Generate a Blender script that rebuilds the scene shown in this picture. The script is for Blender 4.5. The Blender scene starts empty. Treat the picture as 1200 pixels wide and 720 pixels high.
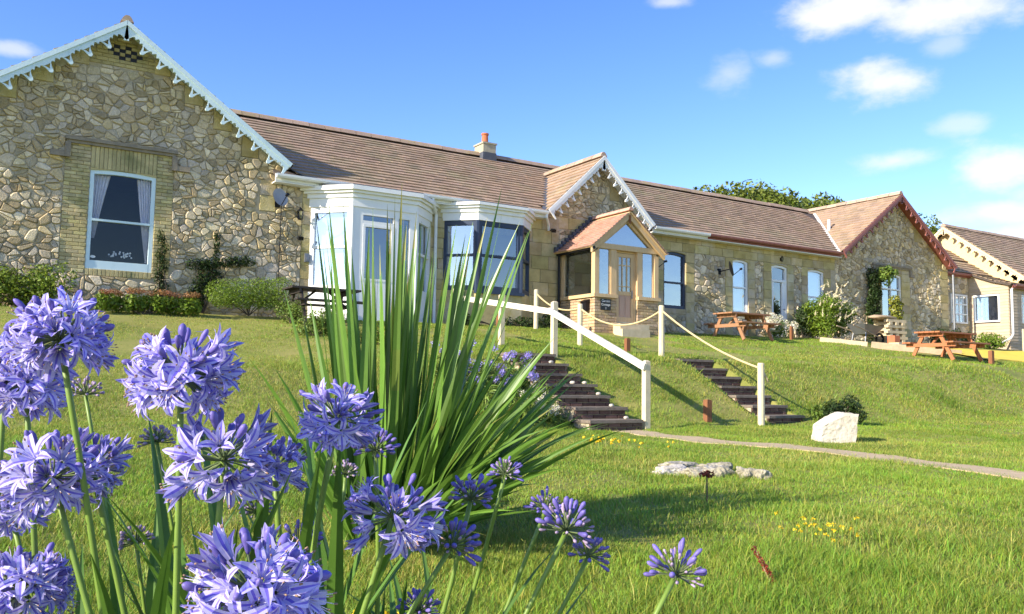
import bpy, bmesh, math, random
import numpy as np
from mathutils import Vector, Matrix

R = math.radians
scene = bpy.context.scene
col = scene.collection
rnd = random.Random(11)

# ------------------------------------------------------------------ camera
HEAD, PITCH, ROLL = R(58.6), R(4.93), R(0.9)
fw = Vector((math.cos(HEAD), math.sin(HEAD), 0)); rt = Vector((math.sin(HEAD), -math.cos(HEAD), 0)); upv = Vector((0, 0, 1))
cf = fw * math.cos(PITCH) + upv * math.sin(PITCH)
cu = upv * math.cos(PITCH) - fw * math.sin(PITCH)
CR = rt * math.cos(ROLL) + cu * math.sin(ROLL)
CU = cu * math.cos(ROLL) - rt * math.sin(ROLL)
cam_d = bpy.data.cameras.new('camera'); cam = bpy.data.objects.new('camera', cam_d); col.objects.link(cam)
cam_d.sensor_width = 36; cam_d.lens = 30.0; cam_d.clip_start = 0.05; cam_d.clip_end = 5000
M = Matrix.Identity(4)
for i in range(3):
    M[i][0], M[i][1], M[i][2] = CR[i], CU[i], -cf[i]
cam.matrix_world = M
scene.camera = cam
scene.render.resolution_x, scene.render.resolution_y = 1024, 614

# ------------------------------------------------------------------ sky, sun, exposure
SUN_EL, SUN_AZ = R(25), R(84)                  # azimuth: how far the light travels round from +Y towards +X
to_sun = Vector((-math.sin(SUN_AZ) * math.cos(SUN_EL), -math.cos(SUN_AZ) * math.cos(SUN_EL), math.sin(SUN_EL)))
world = bpy.data.worlds.new('World'); scene.world = world; world.use_nodes = True
wt = world.node_tree; wt.nodes.clear()
def wn(t, **k):
    n = wt.nodes.new(t)
    for a, v in k.items(): setattr(n, a, v)
    return n
def wmath(op, a, b=None, c=None):
    n = wn('ShaderNodeMath', operation=op)
    for i, v in enumerate((a, b, c)):
        if v is None: continue
        if isinstance(v, (int, float)): n.inputs[i].default_value = v
        else: wt.links.new(v, n.inputs[i])
    return n.outputs[0]
sky = wn('ShaderNodeTexSky', sky_type='NISHITA', sun_disc=False, sun_elevation=SUN_EL)
sky.sun_rotation = math.atan2(to_sun.x, to_sun.y)
sky.air_density = 1.0; sky.dust_density = 0.25; sky.ozone_density = 2.2; sky.altitude = 30
hsv = wn('ShaderNodeHueSaturation'); hsv.inputs['Saturation'].default_value = 1.28; hsv.inputs['Hue'].default_value = 0.521; hsv.inputs['Value'].default_value = 1.0
wt.links.new(sky.outputs[0], hsv.inputs['Color'])
tc = wn('ShaderNodeTexCoord'); sep = wn('ShaderNodeSeparateXYZ'); nrm = wn('ShaderNodeVectorMath', operation='NORMALIZE')
wt.links.new(tc.outputs['Generated'], nrm.inputs[0]); wt.links.new(nrm.outputs[0], sep.inputs[0])
az = wmath('ARCTAN2', sep.outputs[1], sep.outputs[0]); el = wmath('ARCSINE', sep.outputs[2])
cv = wn('ShaderNodeMapping'); cv.inputs['Scale'].default_value = (1, 1, 1.9); wt.links.new(nrm.outputs[0], cv.inputs['Vector'])
nz = wn('ShaderNodeTexNoise'); nz.inputs['Scale'].default_value = 17; nz.inputs['Detail'].default_value = 9; nz.inputs['Roughness'].default_value = 0.58
wt.links.new(cv.outputs[0], nz.inputs['Vector'])
nz2 = wn('ShaderNodeTexNoise'); nz2.inputs['Scale'].default_value = 3.1; nz2.inputs['Detail'].default_value = 2
wt.links.new(cv.outputs[0], nz2.inputs['Vector'])
puff = wmath('MULTIPLY', wmath('SUBTRACT', nz.outputs[0], 0.5), 3.4)
total = None
CLOUDS = [(0.610,0.322,0.0440,0.0207,1),(0.648,0.400,0.0655,0.0251,1),(0.541,0.383,0.0853,0.0210,1),(0.770,0.345,0.0268,0.0180,0.45),
 (0.722,0.359,0.0205,0.0106,0.45),(0.595,0.240,0.0430,0.0107,0.8),(0.503,0.221,0.0412,0.0255,1),(0.528,0.271,0.0250,0.0102,0.5),
 (0.504,0.178,0.0447,0.0138,0.9),(0.486,0.155,0.0437,0.0120,0.9),(1.566,0.321,0.0260,0.0081,0.6),(0.839,0.426,0.0249,0.0070,0.6),(0.542,0.351,0.0240,0.0116,0.4),
 (0.40,0.20,0.09,0.03,1),(0.30,0.31,0.10,0.03,1),(0.10,0.24,0.12,0.035,1),(-0.3,0.3,0.14,0.04,1),(-0.9,0.22,0.12,0.03,1),(-1.6,0.33,0.15,0.04,1),(2.3,0.3,0.10,0.03,.7),(-2.5,0.4,0.13,0.04,1)]
for (a0, e0, sa, se, st) in CLOUDS:
    u = wmath('DIVIDE', wmath('SUBTRACT', az, a0), sa); v = wmath('DIVIDE', wmath('SUBTRACT', el, e0), se)
    d = wmath('SQRT', wmath('ADD', wmath('MULTIPLY', u, u), wmath('MULTIPLY', v, v)))
    m = wmath('SUBTRACT', wmath('ADD', 1.0, wmath('MULTIPLY', puff, 0.7)), d)
    mr = wn('ShaderNodeMapRange', interpolation_type='SMOOTHSTEP'); mr.inputs['From Min'].default_value = -0.4; mr.inputs['From Max'].default_value = 0.9
    wt.links.new(m, mr.inputs['Value'])
    m = wmath('MULTIPLY', mr.outputs[0], st)
    total = m if total is None else wmath('MAXIMUM', total, m)
total = wmath('MULTIPLY', total, 0.92)
mixc = wn('ShaderNodeMix', data_type='RGBA')
wt.links.new(total, mixc.inputs[0]); wt.links.new(hsv.outputs[0], mixc.inputs[6]); mixc.inputs[7].default_value = (3.5, 3.5, 3.7, 1)
bg = wn('ShaderNodeBackground'); bg.inputs['Strength'].default_value = 0.15
wt.links.new(mixc.outputs[2], bg.inputs['Color'])
wo = wn('ShaderNodeOutputWorld'); wt.links.new(bg.outputs[0], wo.inputs[0])
sl = bpy.data.lights.new('sun', 'SUN'); sl.energy = 4.7; sl.angle = R(0.53); sl.color = (1.0, 0.90, 0.74)
so = bpy.data.objects.new('sun', sl); col.objects.link(so)
so.rotation_euler = (-to_sun).to_track_quat('-Z', 'Y').to_euler()
so.location = to_sun * 60
scene.view_settings.view_transform = 'Standard'; scene.view_settings.look = 'None'
scene.view_settings.exposure = 1.08; scene.view_settings.gamma = 1; scene.view_settings.use_curve_mapping = False

# ------------------------------------------------------------------ materials
MATS = {}
def mat(name, c1, c2=None, scale=6, rough=0.7, bump=0.0, bscale=None, attr=False, spec=0.3, trans=0.0, metal=0.0, detail=6, stain=None, stscale=1.2, stlo=.5, sthi=.7, coat=0, objrand=0.0, stretch=None):
    m = bpy.data.materials.new(name); m.use_nodes = True; nt = m.node_tree; N = nt.nodes; L = nt.links
    b = N['Principled BSDF']; b.inputs['Roughness'].default_value = rough; b.inputs['Specular IOR Level'].default_value = spec; b.inputs['Metallic'].default_value = metal
    if coat: b.inputs['Coat Weight'].default_value = coat
    g = N.new('ShaderNodeNewGeometry'); vec = g.outputs['Position']
    if stretch:
        mp = N.new('ShaderNodeMapping'); mp.inputs['Scale'].default_value = stretch; L.new(vec, mp.inputs['Vector']); vec = mp.outputs[0]
    t = N.new('ShaderNodeTexNoise'); t.inputs['Scale'].default_value = scale; t.inputs['Detail'].default_value = detail; t.inputs['Roughness'].default_value = 0.65
    L.new(vec, t.inputs['Vector'])
    r = N.new('ShaderNodeMapRange'); r.inputs['From Min'].default_value = .32; r.inputs['From Max'].default_value = .68; L.new(t.outputs[0], r.inputs['Value'])
    mx = N.new('ShaderNodeMix'); mx.data_type = 'RGBA'; L.new(r.outputs[0], mx.inputs[0])
    c2 = c2 or tuple(x * .75 for x in c1)
    mx.inputs[6].default_value = (*c1, 1); mx.inputs[7].default_value = (*c2, 1); out = mx.outputs[2]
    if stain:
        t2 = N.new('ShaderNodeTexNoise'); t2.inputs['Scale'].default_value = stscale; t2.inputs['Detail'].default_value = 7; t2.inputs['Roughness'].default_value = .7
        L.new(vec, t2.inputs['Vector'])
        r2 = N.new('ShaderNodeMapRange'); r2.inputs['From Min'].default_value = stlo; r2.inputs['From Max'].default_value = sthi; L.new(t2.outputs[0], r2.inputs['Value'])
        m2 = N.new('ShaderNodeMix'); m2.data_type = 'RGBA'; L.new(r2.outputs[0], m2.inputs[0]); L.new(out, m2.inputs[6]); m2.inputs[7].default_value = (*stain, 1); out = m2.outputs[2]
    if attr:
        a = N.new('ShaderNodeAttribute'); a.attribute_name = 'Col'
        m3 = N.new('ShaderNodeMix'); m3.data_type = 'RGBA'; m3.blend_type = 'MULTIPLY'; m3.inputs[0].default_value = 1
        L.new(out, m3.inputs[6]); L.new(a.outputs['Color'], m3.inputs[7]); out = m3.outputs[2]
    if objrand:
        oi = N.new('ShaderNodeObjectInfo'); rr = N.new('ShaderNodeMapRange'); rr.inputs['To Min'].default_value = 1 - objrand; rr.inputs['To Max'].default_value = 1 + objrand
        L.new(oi.outputs['Random'], rr.inputs['Value'])
        m4 = N.new('ShaderNodeMix'); m4.data_type = 'RGBA'; m4.blend_type = 'MULTIPLY'; m4.inputs[0].default_value = 1
        L.new(out, m4.inputs[6]); L.new(rr.outputs[0], m4.inputs[7]); out = m4.outputs[2]
    L.new(out, b.inputs['Base Color'])
    if bump:
        t3 = N.new('ShaderNodeTexNoise'); t3.inputs['Scale'].default_value = bscale or scale * 4; t3.inputs['Detail'].default_value = 6; L.new(vec, t3.inputs['Vector'])
        bp = N.new('ShaderNodeBump'); bp.inputs['Strength'].default_value = bump; bp.inputs['Distance'].default_value = 0.02
        L.new(t3.outputs[0], bp.inputs['Height']); L.new(bp.outputs[0], b.inputs['Normal'])
    if trans:
        tl = N.new('ShaderNodeBsdfTranslucent'); L.new(out, tl.inputs['Color'])
        ms = N.new('ShaderNodeMixShader'); ms.inputs[0].default_value = trans
        L.new(b.outputs[0], ms.inputs[1]); L.new(tl.outputs[0], ms.inputs[2]); L.new(ms.outputs[0], N['Material Output'].inputs[0])
    MATS[name] = m; return m
mat('mortar', (.50,.43,.30), (.37,.31,.21), 9, .95, .5, 60)
mat('rubble', (.68,.595,.445), (.45,.385,.275), 22, .9, 1.0, 60, attr=True, stain=(.40,.34,.18), stscale=1.0, stlo=.48, sthi=.7)
mat('ashlar', (.52,.425,.20), (.36,.295,.13), 4, .9, .6, 35, attr=True, stain=(.52,.46,.33), stscale=1.3, stlo=.5, sthi=.7)
mat('yellow_brick', (.54,.46,.25), (.42,.355,.19), 7, .9, .4, 60, attr=True, stain=(.20,.20,.09), stscale=1.6)
mat('hood_stone', (.30,.25,.18), (.20,.17,.13), 8, .9, .5, 50)
mat('roof_tile', (.38,.27,.185), (.30,.215,.15), 5, .85, .3, 70, attr=True, stain=(.30,.25,.15), stscale=.9, stlo=.5, sthi=.7)
mat('ridge_tile', (.40,.29,.22), (.33,.235,.17), 5, .85, .3, 40, stain=(.36,.29,.13), stscale=1.5, stlo=.52, sthi=.7, objrand=.12)
mat('pink_tile', (.52,.31,.23), (.44,.26,.20), 6, .85, .3, 50, attr=True)
mat('roof_felt', (.10,.08,.07), None, 5, .9)
mat('white_paint', (.80,.80,.78), (.74,.74,.72), 3, .45, .05, 30, stain=(.62,.61,.55), stscale=2.5, stlo=.58, sthi=.85)
mat('blue_paint', (.62,.75,.77), (.56,.70,.74), 3, .5, .1, 30, stain=(.38,.52,.52), stscale=2.5, stlo=.55, sthi=.8)
mat('navy_paint', (.030,.045,.085), (.022,.035,.07), 3, .35)
mat('redbrown_paint', (.30,.11,.09), (.24,.085,.07), 4, .5, .1, 30, stain=(.28,.13,.10), stscale=3, stlo=.55, sthi=.8)
mat('cream_paint', (.68,.54,.33), (.60,.47,.27), 3, .55, .05)
mat('oak', (.62,.44,.24), (.52,.35,.18), 5, .55, .15, 60, stretch=(6,6,.6))
mat('door_pink', (.50,.33,.24), (.44,.28,.20), 4, .5, .1, 40, stretch=(6,6,.6))
mat('cladding', (.50,.40,.29), (.42,.33,.23), 4, .75, .2, 50, attr=True, stretch=(1,1,5))
mat('render_yellow', (.70,.56,.30), (.62,.48,.25), 4, .9, .2)
mat('porch_brick', (.50,.37,.24), (.40,.28,.17), 6, .9, .3, 60, attr=True)
mat('chimney_render', (.42,.38,.28), (.30,.27,.2), 6, .9, .4, 40)
mat('terracotta', (.50,.16,.075), (.40,.12,.06), 6, .8)
mat('lead', (.09,.10,.12), (.06,.065,.08), 5, .6)
mat('black_metal', (.015,.015,.017), None, 5, .4, metal=.3)
mat('grey_metal', (.22,.23,.25), (.16,.17,.19), 5, .45, metal=.6)
mat('dish_grey', (.34,.34,.35), (.28,.28,.29), 5, .5)
mat('curtain', (.80,.77,.76), (.68,.64,.66), 8, .9, trans=.25)
mat('blind', (.72,.82,.92), (.68,.78,.90), 2, .8)
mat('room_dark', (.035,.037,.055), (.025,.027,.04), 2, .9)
mat('white_flower', (.85,.85,.80), (.75,.75,.68), 20, .6, trans=.25)
mat('slate', (.022,.024,.026), (.015,.016,.018), 8, .5)
mat('sign_white', (.80,.80,.80), None, 5, .6)
mat('post_cream', (.66,.56,.37), (.56,.47,.30), 8, .6, .1, 50, stain=(.45,.40,.28), stscale=4, stlo=.56, sthi=.8)
mat('rail_white', (.74,.68,.56), (.66,.60,.47), 6, .5, .05, 40)
mat('rope', (.60,.48,.27), (.50,.39,.20), 60, .9, .5, 200)
mat('stake_brown', (.24,.10,.045), (.17,.07,.03), 8, .75, .2, 40, stretch=(5,5,1))
mat('step_brick', (.13,.075,.06), (.085,.05,.042), 9, .9, .5, 60, attr=True, stain=(.20,.15,.11), stscale=5)
mat('step_slab', (.22,.18,.14), (.15,.12,.095), 9, .9, .5, 60)
mat('path_concrete', (.52,.40,.24), (.42,.32,.18), 9, .95, .4, 60, stain=(.26,.25,.14), stscale=3, stlo=.55, sthi=.8)
mat('rock', (.38,.34,.24), (.22,.20,.145), 9, .95, 1.0, 30, stain=(.55,.52,.45), stscale=6)
mat('chalk', (.55,.50,.41), (.46,.41,.32), 6, .9, .6, 30, stain=(.36,.30,.21), stscale=4, stlo=.55, sthi=.8)
mat('table_orange', (.42,.16,.07), (.32,.12,.05), 6, .6, .15, 50, stretch=(1,6,6))
mat('table_brown', (.36,.19,.10), (.26,.13,.07), 6, .7, .15, 50, stretch=(1,6,6))
mat('table_dark', (.045,.036,.032), (.03,.025,.022), 6, .7, .15, 50)
mat('old_timber', (.42,.32,.21), (.32,.24,.16), 6, .85, .2, 50)
mat('pale_timber', (.58,.48,.32), (.48,.39,.25), 8, .8, .2, 50)
mat('yellow_sheet', (.80,.60,.08), (.72,.52,.06), 3, .8, .2, 20)
mat('soil', (.16,.11,.07), (.10,.07,.045), 6, .95, .5, 30)
def glass(name, fac, tint, rough=.015):
    m = bpy.data.materials.new(name); m.use_nodes = True; N = m.node_tree.nodes; L = m.node_tree.links; N.remove(N['Principled BSDF'])
    gl = N.new('ShaderNodeBsdfGlossy'); gl.inputs['Roughness'].default_value = rough; gl.inputs['Color'].default_value = (.95,.97,1,1)
    tr = N.new('ShaderNodeBsdfTransparent'); tr.inputs['Color'].default_value = (*tint, 1)
    fr = N.new('ShaderNodeFresnel'); fr.inputs['IOR'].default_value = 1.5
    ad = N.new('ShaderNodeMath'); ad.operation = 'ADD'; ad.use_clamp = True; ad.inputs[1].default_value = fac; L.new(fr.outputs[0], ad.inputs[0])
    g = N.new('ShaderNodeNewGeometry'); t = N.new('ShaderNodeTexNoise'); t.inputs['Scale'].default_value = 1.3; L.new(g.outputs['Position'], t.inputs['Vector'])
    bp = N.new('ShaderNodeBump'); bp.inputs['Strength'].default_value = .12; bp.inputs['Distance'].default_value = .03; L.new(t.outputs[0], bp.inputs['Height']); L.new(bp.outputs[0], gl.inputs['Normal'])
    fr_ = N.new('ShaderNodeMath'); fr_.operation = 'SUBTRACT'; fr_.inputs[0].default_value = 1; L.new(g.outputs['Backfacing'], fr_.inputs[1])
    mu = N.new('ShaderNodeMath'); mu.operation = 'MULTIPLY'; L.new(ad.outputs[0], mu.inputs[0]); L.new(fr_.outputs[0], mu.inputs[1])
    ms = N.new('ShaderNodeMixShader'); L.new(mu.outputs[0], ms.inputs[0]); L.new(tr.outputs[0], ms.inputs[1]); L.new(gl.outputs[0], ms.inputs[2])
    L.new(ms.outputs[0], N['Material Output'].inputs[0]); MATS[name] = m
glass('glass', .2, (.8,.86,.92)); glass('glass_bright', .34, (.75,.84,.92)); glass('glass_dim', .0, (.96,.97,1.0)); glass('glass_side', .3, (.8,.86,.92))
# plants
mat('lawn', (.20,.22,.04), (.28,.25,.07), 1.1, .95, .6, 40, stain=(.11,.145,.025), stscale=.45)
mat('grass_blade', (.205,.300,.034), (.255,.300,.045), .7, .55, trans=.32, attr=True, spec=.25)
mat('flax_leaf', (.14,.26,.038), (.105,.205,.03), 5, .38, trans=.25, spec=.45, objrand=.28, attr=True)
mat('agapanthus_leaf', (.10,.20,.028), (.075,.16,.022), 5, .38, trans=.22, spec=.45, objrand=.2)
mat('flower_stem', (.17,.26,.04), (.13,.21,.035), 9, .45, spec=.4)
mat('pedicel', (.13,.19,.06), (.12,.15,.07), 9, .5)
mat('petal', (.98,.98,.98), (.90,.90,.95), 60, .5, trans=.28, attr=True, spec=.25, objrand=.08)
mat('bud_violet', (.145,.115,.40), (.20,.16,.48), 60, .45, trans=.15, spec=.3, objrand=.22)
mat('bud_pale', (.42,.32,.46), (.32,.24,.36), 60, .5, trans=.15, objrand=.2)
mat('anther', (.35,.22,.15), None, 10, .6)
def leafm(name, a, b, tr=.25): mat(name, a, b, 3, .5, trans=tr, attr=True, spec=.3)
leafm('leaf_hedge', (.16,.225,.022), (.12,.18,.02)); leafm('leaf_clipped', (.17,.26,.025), (.14,.22,.02)); leafm('leaf_dark', (.035,.065,.014), (.028,.05,.012))
leafm('leaf_mid', (.15,.23,.04), (.12,.185,.03)); leafm('leaf_tree', (.16,.205,.03), (.12,.16,.025)); leafm('leaf_yellow', (.28,.30,.04), (.22,.24,.04))
leafm('sedum_red', (.34,.13,.07), (.27,.17,.06)); leafm('violet_small', (.36,.30,.80), (.45,.40,.85)); leafm('white_small', (.80,.78,.66), (.72,.68,.55)); leafm('buddleia_spike', (.82,.78,.60), (.74,.66,.44))
leafm('yellow_small', (.80,.60,.03), (.75,.52,.02)); leafm('dock_red', (.30,.06,.03), (.22,.05,.03)); leafm('orange_small', (.75,.20,.02), (.65,.15,.02)); leafm('dry_leaf', (.42,.24,.05), (.36,.2,.05))
mat('bark', (.12,.09,.065), (.08,.06,.045), 9, .95, .6, 40)
mat('dry_stalk', (.42,.33,.18), (.34,.26,.13), 9, .8, trans=.2)

# ------------------------------------------------------------------ mesh helpers
def mats_of(names): return [MATS[n] for n in ([names] if isinstance(names, str) else names)]
def link(name, me, parent=None):
    o = bpy.data.objects.new(name, me); col.objects.link(o)
    if parent is not None:
        o.parent = parent
        if parent.name in WORLDBUILT: o.matrix_parent_inverse = Matrix.Translation(-parent.location)   # parts given in world coordinates
    return o
WORLDBUILT = set()
class MB:
    """collects faces of one mesh"""
    def __init__(s): s.v = []; s.f = []; s.m = []; s.c = []
    def face(s, pts, m=0, c=1.0):
        i = len(s.v); s.v += [tuple(p) for p in pts]; s.f.append(tuple(range(i, i + len(pts)))); s.m.append(m); s.c.append(c)
    def hexa(s, p, m=0, c=1.0):                 # p: 8 corners, bottom 4 then top 4 (ccw)
        i = len(s.v); s.v += [tuple(q) for q in p]
        for q in ((0,3,2,1),(4,5,6,7),(0,1,5,4),(1,2,6,5),(2,3,7,6),(3,0,4,7)):
            s.f.append(tuple(i + k for k in q)); s.m.append(m); s.c.append(c)
    def box(s, x0, x1, y0, y1, z0, z1, m=0, c=1.0):
        s.hexa([(x0,y0,z0),(x1,y0,z0),(x1,y1,z0),(x0,y1,z0),(x0,y0,z1),(x1,y0,z1),(x1,y1,z1),(x0,y1,z1)], m, c)
    def cbox(s, x0, x1, y0, y1, z0, z1, ch=.006, m=0, c=1.0):   # box with its front (-Y) edges chamfered
        o = [(x0,z0),(x1,z0),(x1,z1),(x0,z1)]; n = [(x0+ch,z0+ch),(x1-ch,z0+ch),(x1-ch,z1-ch),(x0+ch,z1-ch)]
        i = len(s.v); s.v += [(a,y1,b) for a,b in o] + [(a,y0+ch,b) for a,b in o] + [(a,y0,b) for a,b in n]
        for k in range(4):
            j = (k+1) % 4
            s.f.append((i+k,i+j,i+4+j,i+4+k)); s.f.append((i+4+k,i+4+j,i+8+j,i+8+k)); s.m += [m,m]; s.c += [c,c]
        s.f.append((i+8,i+9,i+10,i+11)); s.m.append(m); s.c.append(c)
    def bar(s, a, b, w, h, m=0, c=1.0, up=(0,0,1)):   # bar of section w x h from a to b
        a = Vector(a); b = Vector(b); d = (b - a).normalized(); u = Vector(up)
        if abs(d.dot(u)) > .99: u = Vector((0,1,0))
        r = d.cross(u).normalized(); u = r.cross(d)
        q = [(-1,-1),(1,-1),(1,1),(-1,1)]
        s.hexa([a + r*(x*w/2) + u*(y*h/2) for x,y in q] + [b + r*(x*w/2) + u*(y*h/2) for x,y in q], m, c)
    def tube(s, path, rad, n=8, m=0, c=1.0, cap=True):
        path = [Vector(p) for p in path]; rad = rad if isinstance(rad, (list, tuple)) else [rad]*len(path)
        i0 = len(s.v); u = None
        for k, p in enumerate(path):
            d = (path[min(k+1, len(path)-1)] - path[max(k-1, 0)]).normalized()
            if u is None: u = d.orthogonal().normalized()
            u = (u - d * u.dot(d)).normalized(); w = d.cross(u)
            for j in range(n):
                a = 2*math.pi*j/n; s.v.append(tuple(p + (u*math.cos(a) + w*math.sin(a))*rad[k]))
        for k in range(len(path)-1):
            for j in range(n):
                a = i0+k*n+j; b = i0+k*n+(j+1) % n; s.f.append((a,b,b+n,a+n)); s.m.append(m); s.c.append(c)
        if cap:
            s.f.append(tuple(i0+j for j in reversed(range(n)))); s.f.append(tuple(i0+(len(path)-1)*n+j for j in range(n))); s.m += [m,m]; s.c += [c,c]
    def prism(s, poly, fn, d0, d1, m=0, c=1.0):      # 2-D polygon swept from d0 to d1; fn(u, v, d) -> xyz
        n = len(poly); i = len(s.v); s.v += [tuple(fn(a,b,d0)) for a,b in poly] + [tuple(fn(a,b,d1)) for a,b in poly]
        s.f.append(tuple(i+k for k in range(n))); s.f.append(tuple(i+n+k for k in reversed(range(n)))); s.m += [m,m]; s.c += [c,c]
        for k in range(n):
            j = (k+1) % n; s.f.append((i+k,i+n+k,i+n+j,i+j)); s.m.append(m); s.c.append(c)
    def mesh(s, name, mats, smooth=False):
        me = bpy.data.meshes.new(name); me.from_pydata(s.v, [], s.f)
        for m in mats_of(mats): me.materials.append(m)
        if any(s.m): me.polygons.foreach_set('material_index', s.m)
        a = me.attributes.new('Col', 'FLOAT_COLOR', 'FACE')
        arr = np.ones((len(s.f), 4), 'f'); 
        for k, c in enumerate(s.c): arr[k,:3] = c
        a.data.foreach_set('color', arr.ravel())
        if smooth: me.polygons.foreach_set('use_smooth', [True]*len(s.f))
        me.update(); return me
    def build(s, name, mats, parent=None, smooth=False, recalc=True):
        me = s.mesh(name, mats, smooth)
        if recalc:
            bm = bmesh.new(); bm.from_mesh(me); bmesh.ops.recalc_face_normals(bm, faces=bm.faces); bm.to_mesh(me); bm.free()
        return link(name, me, parent)
def tag(o, label, cat, group=None, kind=None):
    if label: o['label'] = label
    if cat: o['category'] = cat
    if group: o['group'] = group
    if kind: o['kind'] = kind
    return o
def thing(name, label, cat, loc=(0,0,0), group=None, world=True):
    o = bpy.data.objects.new(name, None); col.objects.link(o); o.location = loc; o.empty_display_size = .2
    if world: WORLDBUILT.add(o.name)
    return tag(o, label, cat, group)
def stuffpart(o): o['kind'] = 'stuff'; return o
def np_mesh(name, verts, faces_flat, sizes, colors, mats, parent=None, smooth=False):
    me = bpy.data.meshes.new(name); nv = len(verts); nf = len(sizes)
    me.vertices.add(nv); me.vertices.foreach_set('co', np.asarray(verts, 'f').ravel())
    me.loops.add(len(faces_flat)); me.loops.foreach_set('vertex_index', np.asarray(faces_flat, 'i'))
    me.polygons.add(nf); st = np.concatenate([[0], np.cumsum(sizes)[:-1]]).astype('i'); me.polygons.foreach_set('loop_start', st)
    try: me.polygons.foreach_set('loop_total', np.asarray(sizes, 'i'))
    except Exception: pass
    for m in mats_of(mats): me.materials.append(m)
    me.update(calc_edges=True)
    a = me.attributes.new('Col', 'FLOAT_COLOR', 'FACE'); arr = np.ones((nf,4), 'f'); arr[:,:3] = colors; a.data.foreach_set('color', arr.ravel())
    if smooth: me.polygons.foreach_set('use_smooth', np.ones(nf, bool))
    return link(name, me, parent)

# ------------------------------------------------------------------ terrain
NS = np.random.default_rng(5); LAT = NS.random((256,256))
def vnoise(x, y, s):
    x = np.asarray(x, float)*s + 1000.3; y = np.asarray(y, float)*s + 1000.7
    xi = np.floor(x).astype(int); yi = np.floor(y).astype(int); fx = x-xi; fy = y-yi; fx = fx*fx*(3-2*fx); fy = fy*fy*(3-2*fy)
    g = lambda a,b: LAT[a % 256, b % 256]
    return (g(xi,yi)*(1-fx)+g(xi+1,yi)*fx)*(1-fy) + (g(xi,yi+1)*(1-fx)+g(xi+1,yi+1)*fx)*fy
def sms(a, b, x): t = np.clip((x-a)/(b-a), 0, 1); return t*t*(3-2*t)
def gzv(X, Y):
    X = np.asarray(X, float); Y = np.asarray(Y, float)
    base = 1.22+.0125*np.clip(X,0,25)
    top = .14+.32*sms(3,8,X)+.1*sms(14,24,X); bot = -.47-.2*sms(3,8,X)+.1*sms(13,20,X)
    s = .062-.032*sms(1,8,X)
    low = bot - s*(9.8-np.clip(Y,-30,9.8))
    t = np.clip((Y-9.8)/2.5,0,1); t = .45*t+.55*t*t*(3-2*t); bank = bot+(top-bot)*t
    u = np.clip((Y-12.3)/6.0,0,1); hi = top+(base-top)*u
    z = np.where(Y<9.8, low, np.where(Y<12.3, bank, hi))
    lump = (vnoise(X,Y,.7)-.5)*.05 + (vnoise(X,Y,2.1)-.5)*.03
    return z + lump*np.where(Y>18, 0.2, 1)
def gz(x, y): return float(gzv(x, y))
STAIRS = [(7.18,8.16,9.62,12.35), (11.12,12.02,9.95,12.55)]
def trench(X, Y):                                # the cut in the bank that the steps lie in
    d = np.zeros_like(X)
    for x0,x1,y0,y1 in STAIRS: d = np.where((X>x0+.02)&(X<x1-.02)&(Y>y0+.05)&(Y<y1+.1), .32, d)
    return d
PATH = [(7.66,9.66),(7.66,8.9),(7.70,8.1),(8.06,7.2),(8.28,5.79),(8.30,4.37),(8.3,2.5),(8.2,0),(8.1,-6)]
def path_x(Y):
    ys = [p[1] for p in PATH][::-1]; xs = [p[0] for p in PATH][::-1]; return np.interp(Y, ys, xs)
def axis(parts):
    out = []
    for a,b,st in parts: out += list(np.arange(a,b,st))
    return np.array(out + [parts[-1][1]])
gx = axis([(-600,-60,60),(-60,-8,6),(-8,-1,.5),(-1,6.9,.2),(6.9,12.4,.09),(12.4,34,.35),(34,60,4),(60,660,60)])
gy = axis([(-500,-40,60),(-40,-4,4),(-4,1,.5),(1,9.4,.2),(9.4,12.8,.09),(12.8,19,.25),(19,40,3),(40,700,60)])
GX, GY = np.meshgrid(gx, gy); GZ = gzv(GX, GY) - trench(GX, GY)
nx, ny = len(gx), len(gy)
verts = np.stack([GX.ravel(), GY.ravel(), GZ.ravel()], 1)
ii = (np.arange(ny-1)[:,None]*nx + np.arange(nx-1)[None,:]).ravel()
faces = np.stack([ii, ii+1, ii+nx+1, ii+nx], 1).ravel()
ground = np_mesh('ground', verts, faces, np.full(len(ii), 4), np.ones((len(ii),3)), 'lawn', smooth=True); ground['kind'] = 'structure'
# path: a worn strip 4 mm above the lawn
pb = MB(); Ys = np.arange(-6, 9.58, .12)
pl = [(float(path_x(y))-.27+.16*float(vnoise(y,3,3)-.5), float(path_x(y))+.27+.16*float(vnoise(y,9,3)-.5), float(y)) for y in Ys]
for (a,b,y),(c,d,y2) in zip(pl, pl[1:]):
    q = []
    for x_,y_ in ((a,y),(b,y),(d,y2),(c,y2)): q.append((x_,y_,gz(x_,y_)+.012))
    pb.face(q)
    for (p0,p1) in ((0,3),(1,2)): pb.face([q[p0], q[p1], (q[p1][0],q[p1][1],q[p1][2]-.08), (q[p0][0],q[p0][1],q[p0][2]-.08)])
pth = pb.build('garden_path', 'path_concrete', smooth=False); pth['kind'] = 'structure'

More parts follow.
